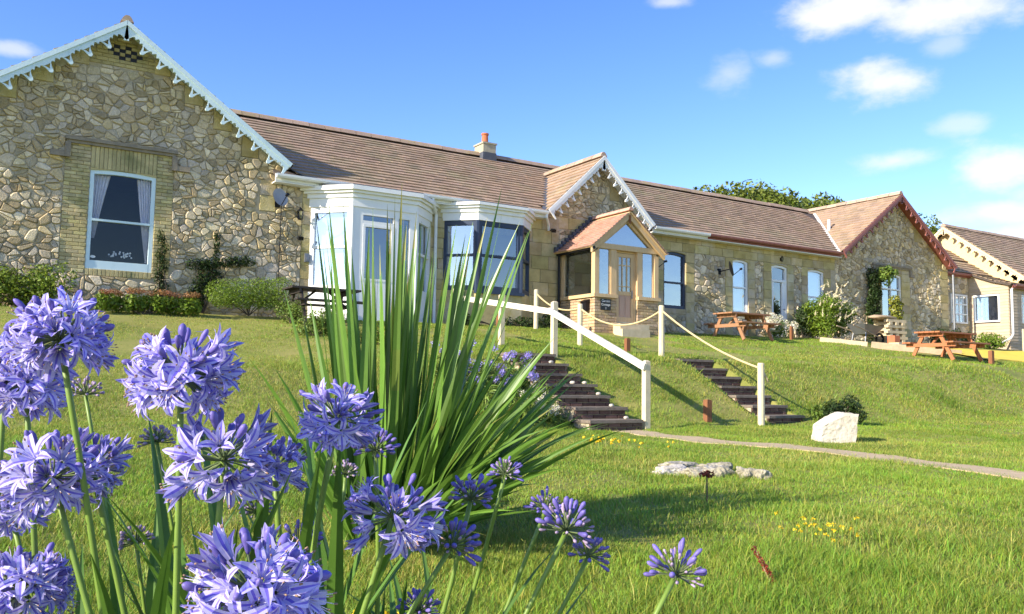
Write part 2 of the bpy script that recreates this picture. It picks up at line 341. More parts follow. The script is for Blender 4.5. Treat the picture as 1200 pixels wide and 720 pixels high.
# ------------------------------------------------------------------ the stone cottage
YW = 19.0
cot = thing('stone_cottage', 'long single-storey stone cottage with brown tiled roof, fretted bargeboards and bay windows', 'cottage', (14, 21, 1.3))
LG = dict(xc=2.02, za=7.22, k=.705, hw=3.5); PG = dict(xc=14.30, za=6.27, k=.94, hw=1.83); RG = dict(xc=27.80, za=6.93, k=.715, hw=3.3)
EZ, EY, RY, RZ = 4.50, 18.72, 22.3, 6.77
kM = (RZ-EZ)/(RY-EY)
WX0, WX1 = LG['xc']-3.35, 31.1
OPEN = dict(w1=(1.53,2.78,2.12,4.17), bay1=(6.35,8.95,1.6,3.85), bay2=(9.75,11.9,2.3,3.85), inner=(13.6,14.6,1.4,3.3), navy=(16.80,17.68,2.2,3.9),
            wa=(19.63,20.32,2.2,3.9), dr=(21.38,22.13,1.5,3.88), wb=(23.12,23.94,2.3,3.87), wing=(27.05,28.2,1.62,4.06))
# wall sheet with reveals
wb_ = MB()
xs = sorted({WX0, WX1, *[v for o in OPEN.values() for v in o[:2]]}); zs = sorted({.7, EZ, *[v for o in OPEN.values() for v in o[2:]]})
for a,b in zip(xs, xs[1:]):
    for c,d in zip(zs, zs[1:]):
        mx_, mz_ = (a+b)/2, (c+d)/2
        if any(o[0]<mx_<o[1] and o[2]<mz_<o[3] for o in OPEN.values()): continue
        wb_.face([(a,YW,c),(b,YW,c),(b,YW,d),(a,YW,d)])
for o in OPEN.values():
    x0,x1,z0,z1 = o; D = .28
    for p,q in (((x0,z0),(x0,z1)),((x0,z1),(x1,z1)),((x1,z1),(x1,z0)),((x1,z0),(x0,z0))):
        wb_.face([(p[0],YW,p[1]),(q[0],YW,q[1]),(q[0],YW+D,q[1]),(p[0],YW+D,p[1])])
for G in (LG, PG, RG):
    h = (G['za']-.06-EZ)/G['k']; x0, x1 = max(G['xc']-h, WX0), min(G['xc']+h, WX1)
    zl = G['za']-.06-G['k']*(G['xc']-x0); zr = G['za']-.06-G['k']*(x1-G['xc'])
    wb_.face([(x0,YW,EZ),(x1,YW,EZ)] + ([(x1,YW,zr)] if zr>EZ+.01 else []) + [(G['xc'],YW,G['za']-.06)] + ([(x0,YW,zl)] if zl>EZ+.01 else []))
for x in (WX0, WX1): wb_.face([(x,YW,.7),(x,25.6,.7),(x,25.6,4.5),(x,YW,4.5)])
wb_.face([(WX0,25.6,.7),(WX1,25.6,.7),(WX1,25.6,4.5),(WX0,25.6,4.5)])
wall = wb_.build('wall', 'mortar', cot, recalc=False)

def clip(poly, a, b, c):                       # keep a*x + b*z <= c
    out = []
    for i in range(len(poly)):
        p, q = poly[i], poly[(i+1) % len(poly)]; dp = a*p[0]+b*p[1]-c; dq = a*q[0]+b*q[1]-c
        if dp <= 0: out.append(p)
        if (dp < 0 < dq) or (dq < 0 < dp):
            t = dp/(dp-dq); out.append((p[0]+(q[0]-p[0])*t, p[1]+(q[1]-p[1])*t))
    return out
def area(poly): return abs(sum(poly[i][0]*poly[(i+1) % len(poly)][1]-poly[(i+1) % len(poly)][0]*poly[i][1] for i in range(len(poly))))/2
def ztop(x):                                   # top of the masonry at x
    z = EZ
    for G in (LG, PG, RG): z = max(z, G['za']-.12-G['k']*abs(x-G['xc']))
    return z
def clip_wall(poly, sx):
    best = None
    for G in (LG, PG, RG):
        if abs(sx-G['xc']) < (G['za']-EZ)/G['k']+.05:
            p = clip(poly, G['k'], 1, G['za']-.10+G['k']*G['xc']); p = clip(p, -G['k'], 1, G['za']-.10-G['k']*G['xc']) if len(p)>2 else p
            return p
    return clip(poly, 0, 1, EZ-.02)
RECTS = list(OPEN.values())                    # areas the rubble keeps clear of
ASH = []                                       # ashlar blocks: (x0,x1,z0,z1)
def ash_rect(x0, x1, z0, z1, bw=.42, bh=.26):
    RECTS.append((x0,x1,z0,z1)); rows = max(1, round((z1-z0)/bh)); hh = (z1-z0)/rows
    for r_ in range(rows):
        n = max(1, round((x1-x0)/bw)); ww = (x1-x0)/n; off = (ww/2 if (r_ % 2 and n > 1) else 0); edges = [x0]+[x0+off+ww*i for i in range(0 if off else 1, n)]+[x1]
        edges = [e + (rnd.uniform(-.06,.06) if 0 < i < len(edges)-1 else 0) for i, e in enumerate(edges)]
        for a,b in zip(edges, edges[1:]):
            if b-a > .06: ASH.append((a,b,z0+hh*r_,z0+hh*(r_+1)))
# dressed stone: quoins, jambs, bands under the eaves
ash_rect(5.92,6.2,1.3,4.42,.4,.3); ash_rect(9.0,9.72,1.2,4.3,.36,.26); ash_rect(11.92,13.05,1.2,4.42,.46,.34)
ash_rect(15.3,16.44,1.2,3.4,.42,.3); ash_rect(12.8,15.9,4.16,4.48,.5,.32)
for j0,j1,o,q0,q1 in (('navy',None,OPEN['navy'],16.47,18.02),('wa',None,OPEN['wa'],19.32,20.62),('dr',None,OPEN['dr'],21.02,22.42),('wb',None,OPEN['wb'],22.82,24.28)):
    zb = 1.5 if j0 != 'dr' else 1.3
    ash_rect(q0,o[0],zb,3.92,.4,.3); ash_rect(o[1],q1,zb,3.92,.4,.3)
    if j0 != 'dr': ash_rect(o[0],o[1],o[2]-.16,o[2],.9,.16)
ash_rect(15.95,24.5,3.93,4.44,.52,.26)
ash_rect(26.55,27.05,1.5,4.1,.4,.3); ash_rect(28.2,28.7,1.5,4.1,.4,.3); ash_rect(26.55,28.7,4.1,4.3,.5,.2)
ash_rect(4.95,5.3,3.7,4.4,.35,.34); ash_rect(30.6,31.08,1.4,4.4,.4,.3)
# blocks stepping up below the verges
for G, st in ((LG,.62), (PG,.5), (RG,.62)):
    n = int(G['hw']/st)
    for sgn in (-1,1):
        for i in range(1, n):
            if G is RG and i % 2: continue
            xa = G['xc']+sgn*(i*st); w_ = rnd.uniform(.3,.46); x0, x1 = (xa, xa+w_) if sgn>0 else (xa-w_, xa)
            zt = G['za']-.1-G['k']*min(abs(x0-G['xc']),abs(x1-G['xc'])); z0 = G['za']-.1-G['k']*max(abs(x0-G['xc']),abs(x1-G['xc']))-rnd.uniform(.1,.26)
            if z0 < 4.55 or x0 < WX0: continue
            RECTS.append((x0,x1,z0,zt)); ASH.append((x0,x1,z0,zt))
BRK = [(1.06,1.53,2.02,4.66),(2.78,3.12,2.02,4.66),(1.53,2.78,4.17,4.66),(1.53,2.78,1.98,2.12),(LG['xc']-.62,LG['xc']+.62,6.36,6.9)]
RECTS += BRK
def cells(x0, x1, z0, z1, sx, sz, seed, drop=.2, jit=.42):
    r = random.Random(seed); nx_, nz_ = int((x1-x0)/sx)+1, int((z1-z0)/sz)+1; S = {}
    for i in range(-1, nx_+1):
        for j in range(-1, nz_+1):
            if r.random() < drop: continue
            S[i,j] = (x0+(i+.5+(j % 2)*.5+r.uniform(-jit,jit))*sx, z0+(j+.5+r.uniform(-jit,jit))*sz)
    asp = sx/sz; out = []
    for (i,j), s in S.items():
        if not (x0 <= s[0] <= x1 and z0 <= s[1] <= z1): continue
        poly = [(s[0]-sx*1.7,s[1]-sz*1.7),(s[0]+sx*1.7,s[1]-sz*1.7),(s[0]+sx*1.7,s[1]+sz*1.7),(s[0]-sx*1.7,s[1]+sz*1.7)]
        g = r.uniform(.003,.009)
        for di in range(-4,5):
            for dj in range(-4,5):
                q = S.get((i+di,j+dj))
                if q is None or (di==0 and dj==0): continue
                dx, dz = q[0]-s[0], (q[1]-s[1])*asp*asp*.8+0
                L_ = math.hypot(dx,dz); a, b = dx/L_, dz/L_
                poly = clip(poly, a, b, a*(s[0]+q[0])/2+b*(s[1]+q[1])/2-g*(1+.0*L_))
                if len(poly) < 3: break
            if len(poly) < 3: break
        if len(poly) >= 3: out.append((s, poly))
    return out
def keepout(s, poly, rects, g=.007):
    for (x0,x1,z0,z1) in rects:
        if x0-.8 > s[0] or x1+.8 < s[0] or z0-.8 > s[1] or z1+.8 < s[1]: continue
        c = [(x0-s[0], (1,0,x0-g)), (s[0]-x1, (-1,0,-x1-g)), (z0-s[1], (0,1,z0-g)), (s[1]-z1, (0,-1,-z1-g))]
        d, hp = max(c)
        if d <= 0: return []
        poly = clip(poly, *hp)
        if len(poly) < 3: return []
    return poly
def chaikin(poly, w=.15):
    out = []
    for i in range(len(poly)):
        p, q = poly[i], poly[(i+1) % len(poly)]
        out += [(p[0]*(1-w)+q[0]*w, p[1]*(1-w)+q[1]*w), (p[0]*w+q[0]*(1-w), p[1]*w+q[1]*(1-w))]
    return out
def stone_geo(mb, poly, h, c, ins=.82, y=YW):
    n = len(poly); cx = sum(p[0] for p in poly)/n; cz = sum(p[1] for p in poly)/n; i = len(mb.v)
    tl = rnd.uniform(-.12,.12)*h; tz = rnd.uniform(-.12,.12)
    for sc_, yy in ((1,y+.015),(1,y-h*.5),(ins,y-h)):
        for p in poly: mb.v.append((cx+(p[0]-cx)*sc_, yy + (tz*(p[1]-cz)*h*1.5+tl if sc_ < 1 else 0), cz+(p[1]-cz)*sc_))
    for k in range(2):
        for a in range(n):
            b = (a+1) % n; mb.f.append((i+k*n+a,i+k*n+b,i+(k+1)*n+b,i+(k+1)*n+a)); mb.m.append(0); mb.c.append(c)
    mb.f.append(tuple(i+2*n+a for a in range(n))); mb.m.append(0); mb.c.append(c)
TONES = [(1.05,1.0,.95),(1.2,1.16,1.1),(.8,.78,.77),(1.0,.92,.76),(.76,.69,.56),(1.35,1.32,1.25),(.9,.88,.93),(1.1,1.0,.76),(.66,.61,.52),(1.0,.97,.9),(.9,.8,.64),(1.15,1.12,1.12)]
stones = []
for (x0,x1,z0,z1,sx,sz,sd,dr) in ((WX0,6.0,1.0,7.2,.15,.115,1,.4),(12.3,16.4,4.2,6.2,.15,.115,2,.33),(9.0,24.5,1.0,4.5,.155,.12,3,.36),(24.5,31.1,1.0,6.9,.165,.13,4,.36)):
    for s, poly in cells(x0,x1,z0,z1,sx,sz,sd,dr):
        if s[1] > ztop(s[0])-.04: continue
        poly = keepout(s, poly, RECTS)
        if len(poly) < 3: continue
        poly = clip_wall(poly, s[0])
        if x1 <= 24.5 and len(poly) > 2: poly = clip(poly, 1, 0, x1-.006)
        if x0 > WX0 and len(poly) > 2: poly = clip(poly, -1, 0, -x0-.006)
        todo = [poly] if len(poly) > 2 else []
        for _ in range(2):
            nxt = []
            for pg in todo:
                A_ = area(pg)
                if A_ > .012 and rnd.random() < (.34 if A_ > .03 else .2):
                    cx_ = sum(p[0] for p in pg)/len(pg)+rnd.uniform(-.03,.03); cz_ = sum(p[1] for p in pg)/len(pg)+rnd.uniform(-.025,.025); th = rnd.choice((0,0,1.57))+rnd.uniform(-.5,.5); na, nb_ = math.sin(th), math.cos(th); cc_ = na*cx_+nb_*cz_; gg = rnd.uniform(.004,.009)
                    nxt += [q_ for q_ in (clip(pg,na,nb_,cc_-gg), clip(pg,-na,-nb_,-cc_-gg)) if len(q_) > 2]
                else: nxt.append(pg)
            todo = nxt
        for pg in todo:
            if area(pg) > .002: stones.append(((sum(p[0] for p in pg)/len(pg), sum(p[1] for p in pg)/len(pg)), chaikin(chaikin(pg, rnd.uniform(.14,.2)), .25)))
def vis_size(s, a): d = math.hypot(s[0], YW); return a/d**2 if (s[0] > .15 and not (6.2 < s[0] < 9.1) and s[1] > 1.35 and not (13.1 < s[0] < 15.2 and s[1] < 4.2)) else 0
stones.sort(key=lambda t: -vis_size(t[0], area(t[1])))
rest = MB()
for n_, (s, poly) in enumerate(stones):
    t = rnd.choice(TONES); v = rnd.uniform(.82,1.14)
    c = tuple(x*v for x in t); h = rnd.uniform(.016,.05)
    if n_ < 300:
        mb = MB(); stone_geo(mb, poly, h, c, rnd.uniform(.7,.86)); mb.build('stone', 'rubble', wall, recalc=False)
    else: stone_geo(rest, poly, h, c, rnd.uniform(.7,.86))
stuffpart(rest.build('rubble_stones', 'rubble', wall, recalc=False))
ashs = []
for (a,b,c,d) in ASH:
    g = .003; poly = [(a+g,c+g),(b-g,c+g),(b-g,d-g),(a+g,d-g)]
    poly = clip_wall(poly, (a+b)/2)
    if len(poly) > 2 and area(poly) > .006: ashs.append((((a+b)/2,(c+d)/2), poly))
ashs.sort(key=lambda t: -vis_size(t[0], area(t[1])))
rest = MB()
for n_, (s, poly) in enumerate(ashs):
    v = rnd.uniform(.82,1.16); c = (v, v*rnd.uniform(.95,1.03), v*rnd.uniform(.85,1.2)); h = rnd.uniform(.02,.03)
    if n_ < 300:
        mb = MB(); stone_geo(mb, poly, h, c, .975); mb.build('dressed_block', 'ashlar', wall, recalc=False)
    else: stone_geo(rest, poly, h, c, .975)
if rest.v: stuffpart(rest.build('dressed_blocks', 'ashlar', wall, recalc=False))
# yellow brick round the big sash, soldier arch over it, brick vent in the gable, its shaded holes coloured dark
bk = MB()
def brick_area(mb, x0, x1, z0, z1, holes=(), y=YW, bw=.225, bh=.075, h=.02, soldier=False):
    g = .004
    if soldier:
        n = int((x1-x0)/bh)
        for i in range(n):
            v = rnd.uniform(.88,1.1); w_ = (x1-x0)/n
            mb.cbox(x0+i*w_+g, x0+(i+1)*w_-g, y-h-rnd.uniform(0,.006), y+.01, z0+g, z1-g, .006, 0, (v,v*.98,v*.9))
        return
    rows = round((z1-z0)/bh); hh = (z1-z0)/rows
    for r_ in range(rows):
        x = x0 - (bw/2 if r_ % 2 else 0)
        while x < x1-.02:
            a, b = max(x,x0), min(x+bw,x1); x += bw
            if b-a < .03: continue
            if any(abs((a+b)/2-hx) < .055 and abs(z0+hh*(r_+.5)-hz) < hh*.6 for hx,hz in holes): continue
            v = rnd.uniform(.78,1.18); mb.cbox(a+g,b-g,y-h-rnd.uniform(0,.006),y+.01,z0+hh*r_+g,z0+hh*(r_+1)-g,.006,0,(v,v*rnd.uniform(.95,1.02),v*rnd.uniform(.8,1.05)))
for i_, a in enumerate(BRK[:4]): brick_area(bk, *a, soldier=(i_ >= 2))
stuffpart(bk.build('brick_surround', 'yellow_brick', wall, recalc=False))
vb = MB(); hx = LG['xc']-.02; x0,x1,z0,z1 = BRK[4]; hh = .077
rows = 7
for r_ in range(rows):
    za, zb_ = z0+hh*r_, z0+hh*(r_+1); wlim = (LG['za']-.12-zb_)/LG['k']
    x = LG['xc']-.62-(.11 if r_ % 2 else 0)
    while x < LG['xc']+.62:
        a, b = x, x+.22; x += .22
        a, b = max(a, LG['xc']-wlim), min(b, LG['xc']+wlim)
        if b-a < .04: continue
        mid = (a+b)/2-LG['xc']; hole = (2 <= r_ <= 5) and abs(mid) < .36-.07*abs(r_-3.5) 
        v = rnd.uniform(.8,1.15)
        if hole: vb.cbox(a+.004,(a+b)/2-.012,YW-.02,YW+.01,za+.004,zb_-.004,.005,0,(v,v*.97,v*.85)); vb.box((a+b)/2-.012,b,YW-.004,YW+.0,za,zb_,1)  # dark slip stands in for the shade inside each vent hole
        else: vb.cbox(a+.004,b-.004,YW-.02,YW+.01,za+.004,zb_-.004,.005,0,(v,v*.97,v*.85))
stuffpart(vb.build('vent_brickwork', ['yellow_brick','room_dark'], wall, recalc=False))
# hood moulds
def hood(x0, x1, z, drop, ear, mname='hood_stone'):
    h = MB()
    h.box(x0,x1,YW-.11,YW+.01,z,z+.07); h.box(x0+.03,x1-.03,YW-.07,YW+.01,z-.06,z-.001)
    for xa, sgn in ((x0,-1),(x1,1)):
        h.box(*(sorted((xa, xa-sgn*.1))), YW-.105, YW+.01, z-drop, z-.062)
        if ear: h.box(*(sorted((xa+sgn*.001, xa+sgn*ear))), YW-.10, YW+.01, z-drop, z-drop+.11)
    return h.build('hood_mould', mname, cot)
hood(1.05,3.17,4.68,.36,.26); hood(26.5,28.75,4.3,.3,.14)

# ---- windows
def panel(P0, P1, y_off=0):
    P0 = Vector((*P0, 0)); P1 = Vector((*P1, 0)); u = (P1-P0).normalized(); n = Vector((u.y, -u.x, 0))   # outward (towards -Y for u=+X)
    return (lambda a, z, d: P0 + u*a + n*d + Vector((0,0,z))), (P1-P0).length
def fbox(mb, fn, a0, a1, z0, z1, d0, d1, m=0, c=1.0):
    mb.hexa([fn(a0,z0,d1),fn(a1,z0,d1),fn(a1,z0,d0),fn(a0,z0,d0),fn(a0,z1,d1),fn(a1,z1,d1),fn(a1,z1,d0),fn(a0,z1,d0)], m, c)
def window(parent, P0, P1, z0, z1, fm, rails=(), mull=(), fw=.06, bot=None, gl='glass', d=(-.10,-.02), arch=0, name='window', room=None, sub=None, railw=.045):
    fn, W = panel(P0, P1); f = MB(); bot = bot or fw
    fbox(f, fn, 0, fw, z0, z1, *d); fbox(f, fn, W-fw, W, z0, z1, *d)
    fbox(f, fn, fw, W-fw, z0, z0+bot, d[0], d[1]+.002)
    if arch:
        n = 10; P = [(fw+(W-2*fw)*i/n, z1-fw-arch+arch*math.sin(math.pi*i/n)*1.0) for i in range(n+1)]
        for (a,za),(b,zb) in zip(P, P[1:]): f.hexa([fn(a,za,d[1]),fn(b,zb,d[1]),fn(b,zb,d[0]),fn(a,za,d[0]),fn(a,z1,d[1]),fn(b,z1,d[1]),fn(b,z1,d[0]),fn(a,z1,d[0])])
    else: fbox(f, fn, fw, W-fw, z1-fw, z1, d[0], d[1]+.002)
    for r_ in rails: fbox(f, fn, fw, W-fw, r_-railw/2, r_+railw/2, d[0]+.01, d[1]+.012)
    for a in mull: fbox(f, fn, a-.02, a+.02, z0+bot, z1-fw, d[0]+.012, d[1]-.004)
    o = f.build(name, fm, parent)
    zz = [z0+bot*.9] + list(rails) + [z1-fw*.9]
    for a,b in zip(zz, zz[1:]):
        p = MB(); fbox(p, fn, fw*.9, W-fw*.9, a, b, d[0]+.025, d[0]+.033); p.build('pane', gl, sub or o)
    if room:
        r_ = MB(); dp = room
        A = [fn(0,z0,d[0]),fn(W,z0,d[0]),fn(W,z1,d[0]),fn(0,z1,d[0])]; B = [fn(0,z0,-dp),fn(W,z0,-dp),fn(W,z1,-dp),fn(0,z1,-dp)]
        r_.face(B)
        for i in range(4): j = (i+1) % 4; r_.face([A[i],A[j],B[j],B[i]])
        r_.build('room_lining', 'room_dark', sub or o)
    return o, fn, W
def spandrel(o, rise):
    x0,x1,z0,z1 = o; n = 12; s = MB()
    poly = [(x0+(x1-x0)*i/n, z1-rise+rise*math.sin(math.pi*i/n)) for i in range(n+1)]
    for (a,za),(b,zb) in zip(poly, poly[1:]): s.hexa([(a,YW-.022,za),(b,YW-.022,zb),(b,YW+.1,zb),(a,YW+.1,za),(a,YW-.022,z1+.004),(b,YW-.022,z1+.004),(b,YW+.1,z1+.004),(a,YW+.1,z1+.004)])
    s.build('arch_stone', 'ashlar', cot)
o = OPEN['w1']; w, fn, W = window(cot, (o[0]+.004,YW), (o[1]-.004,YW), o[2], o[3]-.01, 'blue_paint', rails=(3.12,), fw=.075, bot=.17, d=(-.09,-.0), arch=.025, room=2.2, gl='glass_dim'); spandrel(o, .045)
for side in (0,1):                             # tied-back curtains
    cu_ = MB(); n = 14; rows = 12
    for r_ in range(rows):
        def cp(i, q):
            t = q/rows; z = o[3]-.1-t*1.75 if side == 0 else o[3]-.1-t*1.75
            wd = (.29*(1-t)**1.3+.02) if side == 0 else (.23*(1-t)**.9+.035)
            a = .08+wd*i/n; a = a if side == 0 else W-a
            return fn(a, z, -.125+.02*math.sin(i*2.1+q*.2))
        for i in range(n):
            if side == 0 and r_ > 8: continue
            cu_.face([cp(i,r_),cp(i+1,r_),cp(i+1,r_+1),cp(i,r_+1)])
    cu_.build('curtain', 'curtain', w, smooth=True)
vf = MB()
for k in range(26):
    a = R(rnd.uniform(0,360)); ex = rnd.choice((.52,.78)); px = ex+rnd.gauss(0,.055); z = 2.48+rnd.gauss(0,.035)
    c_ = fn(px, z, -.26+rnd.uniform(-.05,.05)); s_ = .022
    vf.face([c_+Vector((s_*math.cos(a),0,s_*math.sin(a))), c_+Vector((-s_*math.sin(a),.004,s_*math.cos(a))), c_+Vector((-s_*math.cos(a),0,-s_*math.sin(a))), c_+Vector((s_*math.sin(a),.004,-s_*math.cos(a)))])
vs = vf.build('vase_of_flowers', 'white_flower', w)
st = MB(); ell = [(.135+.05*math.cos(t*math.pi/8), 2.37+.027*math.sin(t*math.pi/8)) for t in range(16)]
st.prism(ell, fn, -.052, -.048); st.build('window_sticker', 'white_paint', w)
o = OPEN['navy']; window(cot, (o[0],YW), (o[1],YW), o[2], o[3]-.01, 'navy_paint', rails=(2.98,), fw=.07, bot=.1, d=(-.12,-.03), arch=.04, gl='glass_bright', room=1.5); spandrel(o, .06)
o = OPEN['wa']; ww, fn, W = window(cot, (o[0],YW), (o[1],YW), o[2], o[3]-.01, 'white_paint', rails=(3.02,), fw=.06, bot=.08, d=(-.10,-.02), arch=.04, gl='glass_bright', room=1.2); spandrel(o, .06)
b_ = MB(); fbox(b_, fn, .05, W-.05, o[2]+.05, o[3]-.05, -.2, -.19); b_.build('blind', 'blind', ww)
o = OPEN['wb']; ww, fn, W = window(cot, (o[0],YW), (o[1],YW), o[2], o[3]-.01, 'white_paint', rails=(2.95,), fw=.06, bot=.08, d=(-.10,-.02), arch=.04, gl='glass_bright', room=1.2); spandrel(o, .06)
b_ = MB(); fbox(b_, fn, .05, W-.05, o[2]+.05, o[3]-.05, -.2, -.19); b_.build('blind', 'blind', ww)
o = OPEN['dr']; dd, fn, W = window(cot, (o[0],YW), (o[1],YW), o[2], o[3]-.01, 'white_paint', rails=(3.36,), fw=.07, bot=.12, d=(-.11,-.02), arch=.04, name='door', gl='glass', room=1.6, railw=.07); spandrel(o, .06)
st_ = MB(); fbox(st_, fn, .07, .13, 1.62, 3.33, -.1, -.03); fbox(st_, fn, W-.2, W-.07, 1.62, 3.33, -.1, -.03); st_.build('door_stile', 'white_paint', dd)
hd = MB(); hd.tube([fn(W-.13,2.45,-.03),fn(W-.13,2.45,.02),fn(W-.22,2.45,.025)], .009, 6); hd.build('handle', 'grey_metal', dd)
o = OPEN['wing']; window(cot, (o[0],YW), (o[1],YW), o[2], o[3]-.01, 'white_paint', rails=(3.5,), mull=((o[1]-o[0])/2,), fw=.07, bot=.16, d=(-.11,-.02), arch=.03, gl='glass_bright', room=1.5); spandrel(o, .05)
o = OPEN['inner']; r_ = MB(); r_.box(o[0],o[1],YW+.2,YW+.25,o[2],o[3]); r_.build('dark_doorway', 'room_dark', cot)  # near-black panel put in for the dark interior seen through the porch glass

# ---- bays
def bay(pts, name, zb, zt, ztop_, fm, gl, cans, plinth):
    b = MB(); P = [Vector((x,y,0)) for x,y in pts]
    o = None
    body = MB()
    # cornice: three stepped courses following the plan
    ctr = sum(P, Vector())/len(P)
    def ringpts(off):
        out = []
        segs = [((P[i+1]-P[i]).normalized()) for i in range(3)]; ns = [Vector((u.y,-u.x,0)) for u in segs]
        L = [(P[i]+ns[i]*off, segs[i]) for i in range(3)]
        def inter(l1, l2):
            p, d = l1; q, e = l2; den = d.x*e.y-d.y*e.x; t = ((q.x-p.x)*e.y-(q.y-p.y)*e.x)/den; return p+d*t
        a = L[0][0] + L[0][1]*((YW-.02-L[0][0].y)/L[0][1].y); z_ = L[2][0] + L[2][1]*((YW-.02-L[2][0].y)/L[2][1].y)
        return [a, inter(L[0],L[1]), inter(L[1],L[2]), z_]
    def course(off, z0, z1, m=0):
        r_ = ringpts(off); poly = [(p.x,p.y) for p in r_]
        body.prism(poly, lambda x,y,z: (x,y,z), z0, z1, m)
    course(.03, zt, zt+.2); course(.07, zt+.201, zt+.3); course(.13, zt+.301, zt+.36); course(.19, zt+.361, ztop_); course(.15, ztop_+.001, ztop_+.03, 1)
    o = body.build(name, ['white_paint','lead'], cot)
    if plinth: body = MB(); course(.01, .9, zb, 0); body.build('plinth', 'ashlar', o)
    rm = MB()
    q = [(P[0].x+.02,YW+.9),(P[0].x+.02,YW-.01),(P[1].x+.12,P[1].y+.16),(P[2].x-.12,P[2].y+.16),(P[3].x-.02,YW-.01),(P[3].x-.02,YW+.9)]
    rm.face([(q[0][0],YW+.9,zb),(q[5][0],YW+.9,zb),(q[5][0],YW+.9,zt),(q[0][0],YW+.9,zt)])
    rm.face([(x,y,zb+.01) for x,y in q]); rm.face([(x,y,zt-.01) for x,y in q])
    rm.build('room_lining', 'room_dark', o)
    return o
B1 = [(6.10,19.0),(6.85,18.24),(8.45,18.24),(9.2,19.0)]
b1 = bay(B1, 'bay_window', 1.0, 3.90, 4.36, 'white_paint', 'glass', None, False)
def baypart(b, P0, P1, z0, z1, fm, rails, gl, fw=.09, bot=None, panel_to=None, blind=False, d=(-.08,-.0)):
    f, fn, W = window(b, P0, P1, z0, z1, fm, rails=rails, fw=fw, bot=bot, gl=gl, d=d, name='sash', sub=b, railw=.06)
    if panel_to is not None:
        p = MB(); fbox(p, fn, 0, W, panel_to, z0-.002, -.08, .0); fbox(p, fn, .12, W-.12, panel_to+.15, z0-.08, -.01, .012); p.build('panel', fm, b)
    if blind:
        p = MB(); fbox(p, fn, .05, W-.05, z0+.05, z1-.05, -.16, -.15); p.build('blind', 'blind', b)
baypart(b1, B1[0], B1[1], 1.98, 3.9, 'white_paint', (2.97,), 'glass_bright', .13, .12, 1.0, True)
baypart(b1, (6.85,18.24), (8.45,18.24), 1.30, 3.9, 'white_paint', (), 'glass', .17, .9, 1.0)
baypart(b1, B1[2], B1[3], 1.98, 3.9, 'white_paint', (2.97,), 'glass_bright', .17, .14, 1.0, True)
f = MB(); fn, W = panel((6.85,18.24),(8.45,18.24))
for a0,a1 in ((.17,.26),(1.02,1.14)): fbox(f, fn, a0, a1, 2.2, 3.73, -.075, .004)
fbox(f, fn, .26, 1.02, 3.52, 3.60, -.075, .003); fbox(f, fn, .26, 1.02, 2.2, 2.22, -.075, .003); fbox(f, fn, .26,.32,2.22,3.52,-.07,.012); fbox(f, fn, .96,1.02,2.22,3.52,-.07,.012); fbox(f, fn, .32,.96,3.46,3.52,-.07,.011); fbox(f, fn,.32,.96,2.22,2.27,-.07,.011)
f.build('casement', 'white_paint', b1)
for (x,y),(ux,uy) in ((B1[1],(0,0)),(B1[2],(0,0))):
    f = MB(); f.tube([(x,y+.03,1.0),(x,y+.03,3.9)], .055, 8); f.build('corner_post', 'white_paint', b1)
B2 = [(9.52,19.0),(10.18,18.35),(11.47,18.35),(12.13,19.0)]
b2 = bay(B2, 'bay_window', 2.22, 3.97, 4.40, 'navy_paint', 'glass', None, True)
for i in range(3): baypart(b2, B2[i], B2[i+1], 2.22, 3.97, 'navy_paint', (3.10,), 'glass_bright' if i != 1 else 'glass', .12, .12)
for (x,y) in B2[1:3]:
    f = MB(); f.tube([(x,y+.03,2.22),(x,y+.03,3.97)], .06, 8); f.build('corner_post', 'navy_paint', b2)
f = MB(); f.box(B2[1][0]-.06,B2[2][0]+.06,B2[1][1]-.07,B2[1][1]+.1,2.14,2.218); f.build('sill', 'navy_paint', b2)

# ---- roofs
def tiles(parent, P0, U, V, lu, lv, keep=None, gauge=.215, width=.29, m='roof_tile', seed=0, name='roof_tiles', sag=0):
    r = random.Random(seed); P0 = Vector(P0); U = Vector(U).normalized(); V = Vector(V).normalized(); Nn = U.cross(V)
    if Nn.z < 0: Nn = -Nn
    mb = MB(); rows = int(lv/gauge); ncol = int(lu/width)
    for j in range(rows):
        for i in range(-1, ncol+1):
            u0 = (i+(.5 if j % 2 else 0))*width; u1 = u0+width
            u0, u1 = max(u0,0), min(u1,lu)
            if u1-u0 < .04: continue
            v0 = j*gauge; pm = P0+U*((u0+u1)/2)+V*(v0+gauge/2)
            if keep and not keep(pm): continue
            e = r.uniform(-.004,.004); lift = r.uniform(.040,.048); t = .034; g = .002
            a, b = v0+e, v0+gauge*1.06
            p = lambda u,v,n: P0+U*u+V*v+Nn*n
            q = [p(u0+g,a,lift-t),p(u1-g,a,lift-t),p(u1-g,a,lift),p(u0+g,a,lift),p(u1-g,b,.010),p(u0+g,b,.010)]
            v = r.uniform(.87,1.12)*(r.choice((.8,1.15)) if r.random() < .04 else 1); c = (v*r.uniform(.97,1.04), v, v*r.uniform(.95,1.04)); k = len(mb.v); mb.v += [tuple(x) for x in q]
            for f in ((0,1,2,3),(3,2,4,5),(0,3,5),(1,4,2)): mb.f.append(tuple(k+x for x in f)); mb.m.append(0); mb.c.append(c)
    return stuffpart(mb.build(name, m, parent, recalc=False))
